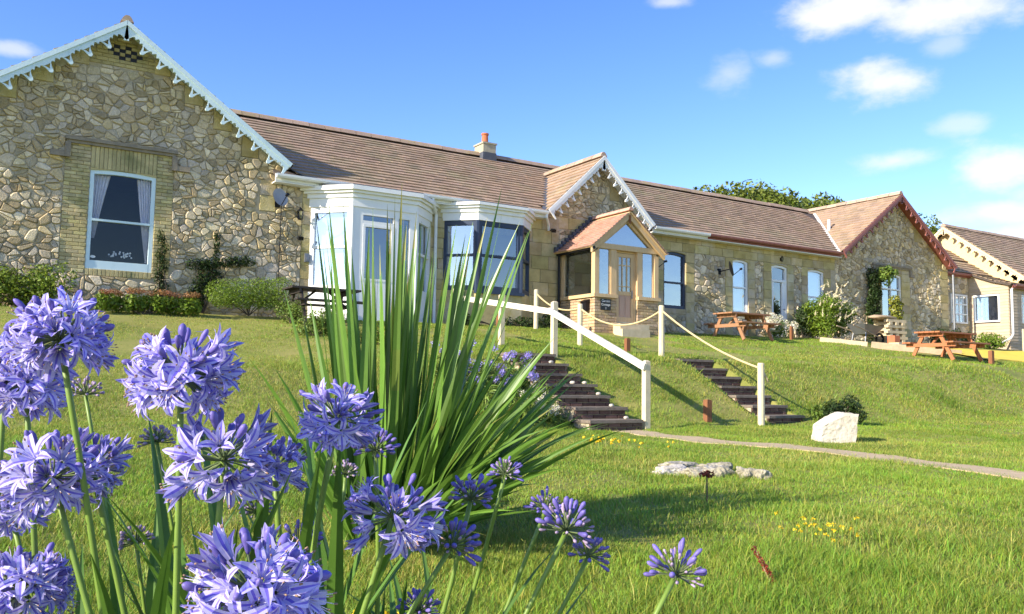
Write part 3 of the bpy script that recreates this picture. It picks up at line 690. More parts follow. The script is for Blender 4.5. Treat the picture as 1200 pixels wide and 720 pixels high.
def ridge(parent, A, B, rad=.10, L=.45, m='ridge_tile'):
    A = Vector(A); B = Vector(B); n = max(1, round((B-A).length/L)); d = (B-A)/n; side = d.normalized().cross(Vector((0,0,1))).normalized()
    for i in range(n):
        p, q = A+d*i, A+d*(i+1)-d.normalized()*.012; mb = MB(); up = rnd.uniform(-.006,.008)
        prof = [(-1.25,-.62),(-.8,.25),(-.35,.72),(.35,.72),(.8,.25),(1.25,-.62)]
        mb.prism(prof, lambda a,b,t: p+(q-p)*t+side*(a*rad)+Vector((0,0,b*rad+up)), 0, 1)
        mb.build('ridge_tile', m, parent)
def sheet(mb, q, t=.05):
    n = (Vector(q[1])-Vector(q[0])).cross(Vector(q[3])-Vector(q[0])).normalized()
    if n.z < 0: n = -n
    mb.hexa([Vector(p)-n*t for p in q]+[Vector(p) for p in q])
def gz_roof(G, x): return G['za']+.02-G['k']*abs(x-G['xc'])
def main_z(y): return EZ+kM*(y-EY)
# main range
EAVES = ((5.2,12.5),(16.12,24.52))
r = MB(); zw = main_z(YW+.03); sheet(r, [(LG['xc'],YW+.03,zw),(RG['xc'],YW+.03,zw),(RG['xc'],RY,RZ),(LG['xc'],RY,RZ)])
for xa, xb in EAVES: sheet(r, [(xa,EY,EZ),(xb,EY,EZ),(xb,YW+.031,zw),(xa,YW+.031,zw)])
sheet(r, [(LG['xc'],RY,RZ),(RG['xc'],RY,RZ),(RG['xc'],25.9,EZ),(LG['xc'],25.9,EZ)])
roof = r.build('roof', 'roof_felt', cot)
sl_len = math.hypot(RY-EY, RZ-EZ); vdir = (0, RY-EY, RZ-EZ)
def keep_main(p):
    if p.y < YW+.05 and not any(xa < p.x < xb for xa,xb in EAVES): return False
    for G in (LG, RG, PG):
        if p.z < gz_roof(G, p.x)-.03 and abs(p.x-G['xc']) < G['hw']+.3: return False
    return True
tiles(roof, (4.4,EY-.06,EZ-.02), (1,0,0), vdir, 22.2, sl_len, keep_main, seed=3)
ridge(roof, (3.0,RY,RZ+.06), (27.2,RY,RZ+.06))
# cross gables: ridge runs back along +Y
VY = 18.66
def gable_roof(G, yb, left=True, right=True, seed=1, name='roof'):
    r = MB(); xc, za, k, hw = G['xc'], G['za'], G['k'], G['hw']+.05; ze = za-k*hw
    for s in (-1,1): sheet(r, [(xc,VY+.01,za),(xc+s*hw,VY+.01,ze),(xc+s*hw,yb,ze),(xc,yb,za)])
    o = r.build(name, 'roof_felt', cot)
    L = math.hypot(hw, k*hw)
    def kp(p): return not (p.y > EY and p.z < main_z(p.y)-.05 and p.y < RY)
    if left: tiles(o, (xc-hw,VY-.03,ze), (0,1,0), (hw,0,k*hw), yb-VY, L, kp, seed=seed)
    if right: tiles(o, (xc+hw,VY-.03,ze), (0,1,0), (-hw,0,k*hw), yb-VY if G is not LG else yb-VY, L, kp, seed=seed+1)
    ridge(o, (xc,VY-.03,za+.06), (xc,yb,za+.06))
    return o
gable_roof(LG, 25.9, seed=21); rPG = gable_roof(PG, 21.6, seed=31); rRG = gable_roof(RG, 25.9, seed=41)
# lead and mortar valleys beside the gables
def valley(G, s, ytop, m='lead', w=.09, lift=.05):
    mb = MB(); pts = []
    for y in np.linspace(EY-.02, ytop, 8):
        z = main_z(y); x = G['xc']+s*(G['za']-z)/G['k']; pts.append((x, y, z+lift))
    for a,b in zip(pts, pts[1:]):
        mb.bar(a, b, w*2, .02)
    return mb.build('valley', m, cot)
valley(PG, -1, 21.3, 'lead', .08); valley(RG, -1, 22.2, 'white_paint', .05); valley(LG, 1, 22.2, 'lead', .06); valley(PG, 1, 21.3, 'lead', .06)
# vent pipe on the wing roof
vp = MB(); vx = RG['xc']-1.75; vz = gz_roof(RG, vx); vp.tube([(vx,20.4,vz-.1),(vx,20.4,vz+.38)], .055, 10); vp.build('vent_pipe', 'white_paint', rRG)
# chimney
cb = MB(); cz = 6.35; cb.box(12.33,12.77,22.0,22.55,6.1,7.12); cb.box(12.30,12.80,21.97,22.58,7.121,7.17)
ch = cb.build('chimney', 'chimney_render', cot)
cb = MB(); cb.box(12.315,12.785,21.985,22.565,6.4,6.86); cb.build('flashing', 'lead', ch)
cb = MB(); cb.tube([(12.52,22.25,7.165),(12.52,22.25,7.2),(12.52,22.25,7.22),(12.52,22.25,7.44),(12.52,22.25,7.45),(12.52,22.25,7.5)], [.13,.13,.105,.095,.115,.115], 14); cb.build('chimney_pot', 'terracotta', ch, smooth=False)

# ---- fretted bargeboards
def bargeboard(parent, A, B, y, d0, mname, period=.38, tooth=.10, foil=.07, thick=.045, mould=True, fnmap=None, name='bargeboard', holes=True):
    A = Vector(A); B = Vector(B); L = (B-A).length; s_ = (B-A)/L; dn = Vector((0,0,-1)); t_ = (dn - s_*s_.dot(dn)).normalized(); tana = abs(s_.z)/math.hypot(s_.x, s_.y)
    nper = max(2, round((L-d0*tana)/period)); s0 = d0*tana; per = (L-s0)/nper; lower = []
    for k in range(nper):
        for q in range(22):
            u = q/22; x = s0+(k+u)*per
            w = min(u, 1-u)
            if w < .13: t = d0+tooth*math.sqrt(max(0, 1-(w/.13)**2))*.9+.012
            else: t = d0-.005-foil*abs(math.sin(3*math.pi*(u-.13)/.74))**.6-(.055*math.sin(math.pi*(u-.13)/.74))
            lower.append((x, t))
    lower.append((L, d0+tooth*.9))
    poly = [(0,0)]+[(s0, lower[0][1])]+lower[1:]+[(L,0)]
    bm = bmesh.new()
    def P(s,t,o): return A+s_*s+t_*t+Vector((0,o,0)) if fnmap is None else A+s_*s+t_*t+fnmap*o
    loops = [poly]
    if holes:
        for k in range(1, nper):
            c = s0+k*per; loops.append([(c-.07,d0-.085),(c+.07,d0-.085),(c+.035,d0-.05),(c,d0+.01),(c-.035,d0-.05)])
    edges = []; allv = []
    for lp in loops:
        vs = [bm.verts.new(P(a,b,0)) for a,b in lp]; allv.append(vs); edges += [bm.edges.new((vs[i],vs[(i+1) % len(vs)])) for i in range(len(vs))]
    bmesh.ops.triangle_fill(bm, use_beauty=True, edges=edges)
    g = bmesh.ops.extrude_face_region(bm, geom=list(bm.faces))
    off = (Vector((0,thick,0)) if fnmap is None else fnmap*thick)
    bmesh.ops.translate(bm, verts=[v for v in g['geom'] if isinstance(v, bmesh.types.BMVert)], vec=off)
    bmesh.ops.recalc_face_normals(bm, faces=bm.faces)
    me = bpy.data.meshes.new(name); bm.to_mesh(me); bm.free()
    me.materials.append(MATS[mname]); a = me.attributes.new('Col', 'FLOAT_COLOR', 'FACE'); a.data.foreach_set('color', np.ones(len(me.polygons)*4,'f'))
    o = link(name, me, parent)
    if mould:
        mb = MB(); pr_ = -.025
        q = [(0,-.015),(.075*tana,.075),(L+.02,.075),(L+.02,-.015)]
        mb.prism(q, lambda a,b,t: P(a,b,t), pr_, -.002); mb.build('moulding', mname, o)
    return o
def gable_boards(G, y, d0, m, tipx=None, **k):
    for s in (-1,1):
        hw = G['hw']; bargeboard(cot, (G['xc'],y,G['za']+.0), (G['xc']+s*hw,y,G['za']-G['k']*hw), y, d0, m, **k)
    mb = MB()
    for s in (-1,1): sheet(mb, [(G['xc'],VY,G['za']-.055),(G['xc']+s*G['hw'],VY,G['za']-.055-G['k']*G['hw']),(G['xc']+s*G['hw'],YW,G['za']-.055-G['k']*G['hw']),(G['xc'],YW,G['za']-.055)], .02)
    mb.build('soffit', m, cot)
gable_boards(LG, VY-.05, .27, 'blue_paint', period=.40, tooth=.085, foil=.075); gable_boards(PG, VY-.05, .25, 'white_paint', period=.30, tooth=.09, foil=.06); gable_boards(RG, VY-.05, .23, 'redbrown_paint', period=.34, tooth=.07, foil=.05)
# gutters, fascia, downpipes
def gutter(x0, x1, y, z, m, parent=cot):
    mb = MB(); prof = [(-.065,.0),(-.06,-.05),(-.03,-.085),(.03,-.085),(.06,-.05),(.065,0),(.055,0),(.05,-.045),(.02,-.073),(-.02,-.073),(-.05,-.045),(-.055,0)]
    mb.prism(prof, lambda a,b,t: (t,y+a,z+b), x0, x1); mb.build('gutter', m, parent)
    mb = MB(); mb.box(x0,x1,y+.075,y+.105,z-.14,z+.02); mb.build('fascia', m, parent)
gutter(5.2,12.45,EY-.10,EZ-.0,'white_paint'); gutter(16.15,18.3,EY-.10,EZ-.0,'white_paint'); gutter(18.31,24.45,EY-.10,EZ-.0,'redbrown_paint')
for xa, xb in EAVES: mb = MB(); mb.box(xa,xb,EY-.02,YW+.02,EZ-.17,EZ-.145); mb.build('soffit', 'white_paint', cot)
mb = MB(); mb.tube([(9.05,18.62,4.42),(9.05,18.62,4.3),(9.2,18.8,4.18),(9.3,18.93,4.1),(9.3,18.93,1.3)], .04, 8); mb.build('downpipe', 'white_paint', cot)
mb = MB(); mb.tube([(12.4,18.62,4.42),(12.4,18.62,4.34),(12.62,18.85,4.18),(12.66,18.92,4.05)], .035, 8); mb.build('downpipe', 'white_paint', cot)
mb = MB(); mb.tube([(31.3,18.9,4.3),(31.3,18.9,1.3)], .04, 8); mb.build('downpipe', 'grey_metal', cot)
mb = MB(); mb.tube([(5.42,18.93,4.35),(5.42,18.93,1.3)], .009, 6); mb.build('cable', 'black_metal', cot)
for i,(xa,za,xb,zb) in enumerate(((5.3,4.3,5.5,4.4),)): pass

# ---- the oak porch
px0, px1, pyf, pze, pza = 13.09, 15.22, 17.40, 3.56, 4.46
px_c = (px0+px1)/2; pk = (pza-pze-.02)/(px1-px0)*2
pb = MB()
porch_posts = [(px0,px0+.13,pyf,pyf+.13),(px1-.13,px1,pyf,pyf+.13),(px0,px0+.1,YW-.12,YW-.03),(px1-.1,px1,YW-.12,YW-.03)]
for a in porch_posts: pb.box(*a, 2.26, 3.44)
pb.box(13.62,13.80,pyf+.01,pyf+.12,2.26,3.44); pb.box(14.50,14.66,pyf+.01,pyf+.12,2.26,3.44)
pb.box(px0-.02,px1+.02,pyf-.015,pyf+.14,3.441,3.58); pb.box(px0-.015,px0+.125,pyf+.141,YW-.03,3.441,3.56); pb.box(px1-.125,px1+.015,pyf+.141,YW-.03,3.441,3.56)
pb.box(px0-.05,13.80,pyf-.05,pyf+.14,2.17,2.259); pb.box(14.50,px1+.05,pyf-.05,pyf+.14,2.17,2.259); pb.box(px0-.05,px0+.12,pyf+.141,YW-.03,2.17,2.258); pb.box(px1-.12,px1+.05,pyf+.141,YW-.03,2.17,2.258)
porch = pb.build('porch', 'oak', cot)
mb = MB()                                      # brick base
brick_area(mb, px0, 13.82, 1.1, 2.17, y=pyf+.04, h=.025); brick_area(mb, 14.5, px1, 1.1, 2.17, y=pyf+.04, h=.025)
n0 = len(mb.v); side = MB(); brick_area(side, 0, YW-pyf-.05, 1.1, 2.17, y=0, h=.025)
for s_x, sg in ((px0+.04,1),(px1-.04,-1)):
    k = len(mb.v); mb.v += [(s_x+sg*y, pyf+.045+(x if sg>0 else x), z) for x,y,z in side.v]
    mb.f += [tuple(k+i for i in (f if sg<0 else reversed(f))) for f in side.f]; mb.m += side.m; mb.c += side.c
mb.box(px0+.04,13.80,pyf+.05,pyf+.12,1.0,2.17,1); mb.box(14.52,px1-.04,pyf+.05,pyf+.12,1.0,2.17,1); mb.box(px0+.05,px0+.12,pyf+.121,YW,1.0,2.17,1); mb.box(px1-.12,px1-.05,pyf+.121,YW,1.0,2.17,1)
stuffpart(mb.build('brick_base', ['porch_brick','mortar'], porch, recalc=True))
def pane(x0,x1,y0,y1,z0,z1,gl='glass'): mb = MB(); mb.box(x0,x1,y0,y1,z0,z1); mb.build('pane', gl, porch)
pane(px0+.13,13.62,pyf+.06,pyf+.068,2.26,3.44,'glass_bright'); pane(14.66,px1-.13,pyf+.06,pyf+.068,2.26,3.44,'glass_bright'); pane(px0+.05,px0+.058,pyf+.13,YW-.12,2.26,3.44,'glass_side'); pane(px1-.058,px1-.05,pyf+.13,YW-.12,2.26,3.44)
beads = []
for a,b in ((px0+.13,13.62),(14.66,px1-.13)): beads += [(a,a+.035,pyf+.03,pyf+.1,2.261,3.439), (b-.035,b,pyf+.03,pyf+.1,2.261,3.439)]
beads += [(px0+.02,px0+.09,pyf+.131,pyf+.18,2.26,3.44), (px0+.02,px0+.09,YW-.18,YW-.121,2.26,3.44)]
for q in beads: mb = MB(); mb.box(*q); mb.build('window_bead', 'oak', porch)
# gable triangle: glazed, with rafters
tri = [(px0+.16,3.585),(px1-.16,3.585),(px_c,pza-.22)]
mb = MB(); mb.prism(tri, lambda a,b,t: (a,t,b), pyf+.05, pyf+.058); mb.build('pane', 'glass_bright', porch)
for s in (-1,1):
    mb = MB(); X = lambda t: px_c+s*t
    q = [(X(0),pza),(X(1.22),pza-pk*1.22),(X(1.22),pza-pk*1.22-.15),(X(0),pza-.17)]
    mb.prism(q if s>0 else q[::-1], lambda a,b,t: (a,t,b), pyf-.09, pyf-.02); mb.build('rafter', 'oak', porch)
    mb = MB(); q = [(X(0),pza-.171),(X(1.05),pza-pk*1.05-.151),(X(1.05),pza-pk*1.05-.23),(X(0),pza-.27)]
    mb.prism(q if s>0 else q[::-1], lambda a,b,t: (a,t,b), pyf+.0, pyf+.09); mb.build('rafter', 'oak', porch)
mb = MB(); mb.box(px_c-.03,px_c+.03,pyf-.11,pyf-.0895,pza-.30,pza-.08); mb.build('king_post', 'stake_brown', porch)
mb = MB()
for s in (-1,1): sheet(mb, [(px_c,pyf-.13,pza+.03),(px_c+s*1.26,pyf-.13,pza+.03-pk*1.26),(px_c+s*1.26,YW,pza+.03-pk*1.26),(px_c,YW,pza+.03)], .03)
prf = mb.build('porch_roof', 'oak', porch)
for s in (-1,1): tiles(prf, (px_c+s*1.27,pyf-.15,pza+.03-pk*1.27), (0,1,0), (-s*1.27,0,pk*1.27), YW-pyf+.14, math.hypot(1.27,pk*1.27), m='pink_tile', seed=77, gauge=.11, width=.17)
ridge(porch, (px_c,pyf-.15,pza+.08), (px_c,YW-.03,pza+.08), rad=.07, m='pink_tile')
for i in range(11):                            # stepped lead flashing up the wall, both slopes
    for s in (-1,1):
        t = 1.22-i*.115; mb = MB(); x = px_c+s*t; z = pza+.03-pk*t; mb.box(x-.075,x+.075,YW-.14,YW-.055,z-.02,z+.13); mb.build('flashing', 'lead', porch)
mb = MB(); mb.tube([(px0-.1,pyf-.1,pza-pk*1.26+.0),(px0-.1,YW-.05,pza-pk*1.26+.0)], .045, 8); mb.build('gutter', 'black_metal', porch)
mb = MB(); mb.tube([(px0-.1,YW-.12,pza-pk*1.26-.02),(px0-.08,YW-.1,1.2)], .035, 8); mb.build('downpipe', 'black_metal', porch)
# stable-type door: glazed top, boarded bottom
f, fn, W = window(porch, (13.805,pyf+.1), (14.495,pyf+.1), 1.52, 3.435, 'oak', rails=(), fw=.045, bot=.04, gl='glass', d=(-.06,.0), name='door_frame', sub=porch)
mb = MB()
fbox(mb, fn, .05, .14, 1.57, 3.38, -.05, .0); fbox(mb, fn, W-.14, W-.05, 1.57, 3.38, -.05, .0); fbox(mb, fn, .14, W-.14, 3.28, 3.38, -.05, -.002); fbox(mb, fn, .14, W-.14, 2.28, 2.38, -.05, -.002); fbox(mb, fn, .14, W-.14, 1.57, 1.7, -.05, -.002)
for a in (.265,.42): fbox(mb, fn, a-.012, a+.012, 2.38, 3.28, -.045, -.006)
fbox(mb, fn, .14, W-.14, 3.05, 3.08, -.045, -.007); fbox(mb, fn, .14, W-.14, 2.5, 2.52, -.045, -.007)
door = mb.build('door', 'oak', porch)
mb = MB()
for i in range(2):
    a = .142+i*.204; fbox(mb, fn, a, a+.2, 1.7, 2.28, -.045, -.018); fbox(mb, fn, a+.03, a+.17, 1.75, 2.23, -.02, -.008)
mb.build('door_panel', 'door_pink', porch)
mb = MB(); fbox(mb, fn, W-.125, W-.085, 2.2, 2.42, 0, .012); mb.tube([fn(W-.105,2.34,.01),fn(W-.105,2.34,.045),fn(W-.2,2.34,.05)], .008, 6); mb.build('handle', 'grey_metal', porch)
mb = MB(); mb.box(13.7,14.66,pyf-.28,pyf+.04,1.0,1.5); mb.box(13.5,14.4,pyf-.62,pyf-.282,.9,1.34); mb.build('door_step', 'pale_timber', porch)

# ---- low link and roof beside the right-hand wing
lk = MB()
lk.face([(31.1,19.3,.8),(33.0,19.3,.8),(33.0,19.3,4.5),(31.1,19.3,4.5)])
lkw = lk.build('wall', 'mortar', cot, recalc=False)
rest = MB()
for s, poly in cells(31.12,32.98,1.0,4.4,.24,.18,9,.2):
    poly = keepout(s, poly, [(31.68,32.86,2.45,3.7)])
    if len(poly) > 2: poly = clip(clip(clip(poly,1,0,32.97),-1,0,-31.13),0,1,4.4) 
    if len(poly) > 2 and area(poly) > .008:
        t = rnd.choice(TONES); v = rnd.uniform(.85,1.1); stone_geo(rest, chaikin(poly), rnd.uniform(.02,.04), tuple(x*v for x in t), .8, 19.3)
stuffpart(rest.build('rubble_stones', 'rubble', lkw, recalc=False))
w, fn, W = window(cot, (31.72,19.3), (32.82,19.3), 2.5, 3.64, 'white_paint', rails=(2.86,3.25), mull=(.3,.55,.8), fw=.06, gl='glass_bright', d=(-.005,.05))
gutter(31.15,34.2,19.12,4.46,'redbrown_paint')

# ------------------------------------------------------------------ the boarded bungalow beyond
bun = thing('boarded_bungalow', 'timber-boarded bungalow with cream gable bargeboard at the right edge', 'bungalow', (38, 20, 1.4))
mb = MB()                                      # lapped boards: left-facing and front walls
def lap(mb, fn, L, z0, z1, holes=(), bh=.115):
    z = z0
    while z < z1-.02:
        zt = min(z+bh, z1); segs = [(0,L)]
        for (a0,a1,h0,h1) in holes:
            if h0 < (z+zt)/2 < h1: segs = [t for s in segs for t in ((s[0],min(s[1],a0)),(max(s[0],a1),s[1])) if t[1]-t[0] > .01]
        for a,b in segs:
            v = rnd.uniform(.9,1.08)
            mb.hexa([fn(a,z,.028),fn(b,z,.028),fn(b,z,-.03),fn(a,z,-.03),fn(a,zt+.01,.008),fn(b,zt+.01,.008),fn(b,zt+.01,-.03),fn(a,zt+.01,-.03)], 0, (v,v,v))
        z = zt
fnL, LL = panel((33.0,19.3),(33.0,17.76)); fnF, LF = panel((33.0,17.76),(46,17.76))
mb.prism([(0,3.99),(1.54,3.99),(0,4.46)], fnL, -.02, .012); lap(mb, fnL, LL, 1.0, 4.0, [(.2,1.22,2.55,3.62)]); lap(mb, fnF, LF, 1.0, 4.0, [(.85,2.4,2.5,3.62)])
stuffpart(mb.build('cladding', 'cladding', bun))
mb = MB(); mb.face([(33.05,19.3,1),(33.05,17.8,1),(33.05,17.8,4),(33.05,19.3,4.5)]); mb.face([(33.05,17.8,1),(46,17.8,1),(46,17.8,4),(33.05,17.8,4)]); mb.face([(46,17.8,1),(46,25,1),(46,25,5),(46,17.8,4)]); mb.face([(33.05,25,1),(46,25,1),(46,25,5),(33.05,25,5)]); mb.face([(33.05,19.3,1),(33.05,25,1),(33.05,25,5),(33.05,19.3,4.6)])
mb.build('wall', 'room_dark', bun, recalc=False)
w, fn, W = window(bun, (33.0,19.1), (33.0,18.08), 2.55, 3.62, 'white_paint', rails=(), fw=.06, gl='glass', d=(-.03,.05))
p = MB(); fbox(p, fn, .1,.55,2.6,3.57,-.045,-.04); p.build('curtain', 'blind', w)
w, fn, W = window(bun, (33.85,17.76), (35.4,17.76), 2.5, 3.62, 'white_paint', rails=(3.3,), mull=(.5,1.0), fw=.06, gl='glass', d=(-.03,.05))
prof = [(17.58,3.95),(18.3,4.14),(19.2,4.5),(20.2,5.2),(21.2,5.92)]
mb = MB()
for (a,za),(b,zb) in zip(prof, prof[1:]):
    sheet(mb, [(31.2 if a>19 else 32.86,a,za),(46,a,za),(46,b,zb),(31.2 if a>19 else 32.86,b,zb)], .06)
sheet(mb, [(31.2,21.2,5.92),(46,21.2,5.92),(46,25,3.9),(31.2,25,3.9)], .06)
br = mb.build('roof', 'roof_felt', bun)
for k_, ((a,za),(b,zb)) in enumerate(zip(prof, prof[1:])):
    x0 = 31.15 if a > 19 else 32.84
    tiles(br, (x0,a-.02,za), (1,0,0), (0,b-a,zb-za), 36-x0, math.hypot(b-a,zb-za)+.03, seed=51+k_)
# taller block with its cream gable facing left
GXb = 34.5; apex = (21.0,6.78); foot = (17.55,4.2); kb = (apex[0]-foot[0])
mb = MB(); mb.face([(GXb,foot[0]+.3,3.9),(GXb,24.4,3.9),(GXb,apex[0],apex[1]-.1)]); mb.build('gable_wall', 'render_yellow', bun, recalc=False)
mb = MB(); sheet(mb, [(GXb-.3,foot[0],foot[1]),(46,foot[0],foot[1]),(46,*apex),(GXb-.3,*apex)], .05); sheet(mb, [(GXb-.3,*apex),(46,*apex),(46,24.5,4.2),(GXb-.3,24.5,4.2)], .05)
ur = mb.build('roof', 'roof_felt', bun)
tiles(ur, (GXb-.34,foot[0]-.02,foot[1]), (1,0,0), (0,apex[0]-foot[0],apex[1]-foot[1]), 7, math.hypot(apex[0]-foot[0],apex[1]-foot[1]), seed=61)
ridge(ur, (GXb-.34,apex[0],apex[1]+.06), (44,apex[0],apex[1]+.06))
bargeboard(bun, (GXb-.33,apex[0],apex[1]-.01), (GXb-.33,foot[0],foot[1]-.01), 0, .24, 'cream_paint', period=.36, tooth=.06, foil=.06, fnmap=Vector((1,0,0)), holes=False)
bargeboard(bun, (GXb-.33,apex[0],apex[1]-.01), (GXb-.33,24.45,foot[1]-.01), 0, .24, 'cream_paint', period=.36, tooth=.06, foil=.06, fnmap=Vector((1,0,0)), holes=False)
mb = MB(); mb.tube([(33.1,17.62,3.85),(33.02,17.64,3.75),(33.02,17.64,2.05),(32.9,17.66,1.9),(32.2,17.9,1.55)], .04, 8); mb.build('downpipe', 'white_paint', bun)
gutter(33.0,46,17.5,3.94,'redbrown_paint',bun)

# ------------------------------------------------------------------ fittings on the walls
def sat_dish(label, c, facing, arm, r=.24, mname='dish_grey'):
    t = thing('satellite_dish', label, 'satellite dish', c, 'satellite dishes on the walls'); c = Vector(c); f = Vector(facing).normalized(); u = f.cross(Vector((0,0,1))).normalized(); w = u.cross(f)
    mb = MB(); n = 20; rings = [(0,0),(.5,.02),(.8,.05),(1,.085)]
    P = lambda q,a,b=0: c + (u*math.cos(a)*.92+w*math.sin(a)*1.08)*(r*q[0]) + f*(q[1]*r*2.2+b)
    for b in (0,-.008):
        for q0,q1 in zip(rings, rings[1:]):
            for i in range(n):
                a0,a1 = 2*math.pi*i/n, 2*math.pi*(i+1)/n
                pts = [P(q0,a0,b),P(q1,a0,b),P(q1,a1,b),P(q0,a1,b)]
                mb.face(pts if q0[0] else pts[:3])
    mb.build('reflector', mname, t, smooth=True, recalc=False)
    mb = MB(); tip = c+f*(r*1.5)-w*(r*.35); mb.tube([c-w*r*.95+f*.03, tip], .011, 6); mb.build('arm', 'black_metal', t)
    mb = MB(); mb.tube([tip+f*.03, tip-f*.05], [.035,.028], 8); mb.build('receiver', 'black_metal', t)
    mb = MB(); mb.tube([c-f*.01, c-f*.06, Vector(arm)], .018, 6); mb.box(arm[0]-.06,arm[0]+.06,YW-.04,YW,arm[2]-.09,arm[2]+.09); mb.build('wall_bracket', 'black_metal', t)
sat_dish('grey satellite dish on the rubble wall left of the white bay', (5.30,18.66,3.97), (.25,-.9,.3), (5.34,18.97,3.9), .2)
sat_dish('dark satellite dish on the wall close to the porch and navy sash window', (16.12,18.62,3.47), (.75,-.62,.25), (16.0,18.97,3.45), .22, 'black_metal')
sat_dish('dark satellite dish beside the narrow white sash window over the picnic table', (19.15,18.62,3.5), (.8,-.55,.25), (19.05,18.97,3.45), .22, 'black_metal')
def lantern(label, x, z, s=1.0):
    t = thing('wall_lantern', label, 'lantern', (x,18.8,z)); y = YW-.15*s
    mb = MB(); mb.tube([(x,YW-.03,z-.02),(x,YW-.09*s,z-.06*s),(x,y,z-.13*s)], .012*s, 6); mb.box(x-.035*s,x+.035*s,YW-.05,YW-.02,z-.1*s,z+.06*s); mb.build('bracket', 'black_metal', t)
    mb = MB(); mb.tube([(x,y,z+.15*s),(x,y,z+.12*s),(x,y,z+.06*s)], [.01*s,.03*s,.085*s], 6); mb.build('cap', 'black_metal', t)
    mb = MB()
    for i in range(6):
        a = i*math.pi/3; mb.bar((x+.07*s*math.cos(a),y+.07*s*math.sin(a),z+.06*s), (x+.05*s*math.cos(a),y+.05*s*math.sin(a),z-.12*s), .012*s, .012*s)
    mb.tube([(x,y,z-.12*s),(x,y,z-.14*s)], [.055*s,.045*s], 6); mb.build('cage', 'black_metal', t)
    mb = MB(); mb.tube([(x,y,z+.055*s),(x,y,z-.118*s)], [.066*s,.046*s], 6); mb.build('pane', 'glass', t)
lantern('black lantern fixed to the stone wall beside the white bay', 5.84, 3.70)
lantern('small black lamp above the white glazed door', 21.8, 4.08, .62)
def floodlight(label, p, d=(-.2,-.9,-.4)):
    t = thing('floodlight', label, 'floodlight', p); p = Vector(p); mb = MB(); mb.bar(p+Vector((0,.08,0)), (p.x,YW,p.z+.02), .03, .03); mb.build('bracket', 'black_metal', t)
    mb = MB(); mb.bar(p, p+Vector(d)*.12, .11, .08); mb.build('lamp_head', 'black_metal', t)
floodlight('small black floodlight under the eaves right of the navy bay', (12.72,18.8,4.05))
floodlight('tiny black sensor light on the wall below the lantern', (5.86,18.9,3.16), (0,-.9,-.3))
mb = MB(); mb.box(6.0,6.1,18.91,18.998,2.62,2.82); mb.box(6.02,6.08,18.88,18.909,2.64,2.72)
tag(mb.build('meter_box', 'grey_metal'), 'small grey box on the wall at the left edge of the white bay', 'box')
sg = thing('name_sign', 'dark slate name sign with pale lettering on the porch brickwork', 'sign', (13.43,17.4,1.84))
mb = MB(); mb.box(13.27,13.59,17.375,17.398,1.84,2.13); mb.build('plate', 'slate', sg)
def text(s, x, z, size, parent, y=17.3745):
    cu_ = bpy.data.curves.new('t', 'FONT'); cu_.body = s; cu_.size = size; cu_.align_x = 'CENTER'; cu_.extrude = .0015
    o = bpy.data.objects.new('t', cu_); col.objects.link(o); o.rotation_euler = (R(90),0,0); o.location = (x,y,z)
    bpy.context.view_layer.update(); dg = bpy.context.evaluated_depsgraph_get(); me = bpy.data.meshes.new_from_object(o.evaluated_get(dg)); me.transform(o.matrix_world)
    bpy.data.objects.remove(o); me.materials.clear(); me.materials.append(MATS['sign_white']); return link('lettering', me, parent)
text('Garden', 13.43, 2.05, .088, sg); text('Cottage', 13.43, 1.955, .088, sg); text('2', 13.43, 1.865, .075, sg)
mbx = thing('letter_box', 'small black letter box on the left side of the porch', 'letter box', (13.0,17.75,1.9))
mb = MB(); mb.box(12.97,13.1,17.62,17.86,1.82,2.05); mb.build('body', 'black_metal', mbx); mb = MB(); mb.hexa([(12.94,17.6,2.051),(13.1,17.6,2.051),(13.1,17.88,2.051),(12.94,17.88,2.051),(12.96,17.62,2.07),(13.1,17.62,2.13),(13.1,17.86,2.13),(12.96,17.86,2.07)]); mb.build('lid', 'black_metal', mbx)

# ------------------------------------------------------------------ brick steps
def steps(label, x0, x1, y0, y1, z0, z1, n):
    t = thing('garden_steps', label, 'steps', ((x0+x1)/2,y0,z0), 'flights of brick steps in the bank'); go, ri = (y1-y0)/n, (z1-z0)/n
    for i in range(n):
        za, zb = z0+ri*i, z0+ri*(i+1); ya = y0+go*i; xo = rnd.uniform(-.02,.02); mb = MB()
        mb.box(x0+.01,x1-.01,ya+.02,ya+go+.3,za-.25,zb-.045,1)
        for r_ in range(2):
            hh = (ri-.045)/2; x = x0+xo-(.11 if (r_+i) % 2 else 0)
            while x < x1-.03:
                a,b = max(x,x0),min(x+.22,x1); x += .22
                v = rnd.uniform(.7,1.35)
                if b-a > .03: mb.cbox(a+.005,b-.005,ya-rnd.uniform(0,.008),ya+.03,za+hh*r_+.005,za+hh*(r_+1)-.004,.006,0,(v,v*.95,v*.9))
        st = stuffpart(mb.build('step', ['step_brick','mortar'], t, recalc=False)); del st['kind']
        mb = MB(); mb.box(x0-.01+xo,x1+.01+xo,ya-.025,ya+go+.02,zb-.044,zb+rnd.uniform(-.004,.004)); mb.build('tread', 'step_slab', st)
steps('flight of dark brick steps beside the white handrail', 7.2, 8.14, 9.66, 12.3, -.70, .46, 7)
steps('flight of dark brick steps to the right of the rope posts', 11.14, 12.0, 10.0, 12.5, -.68, .46, 7)
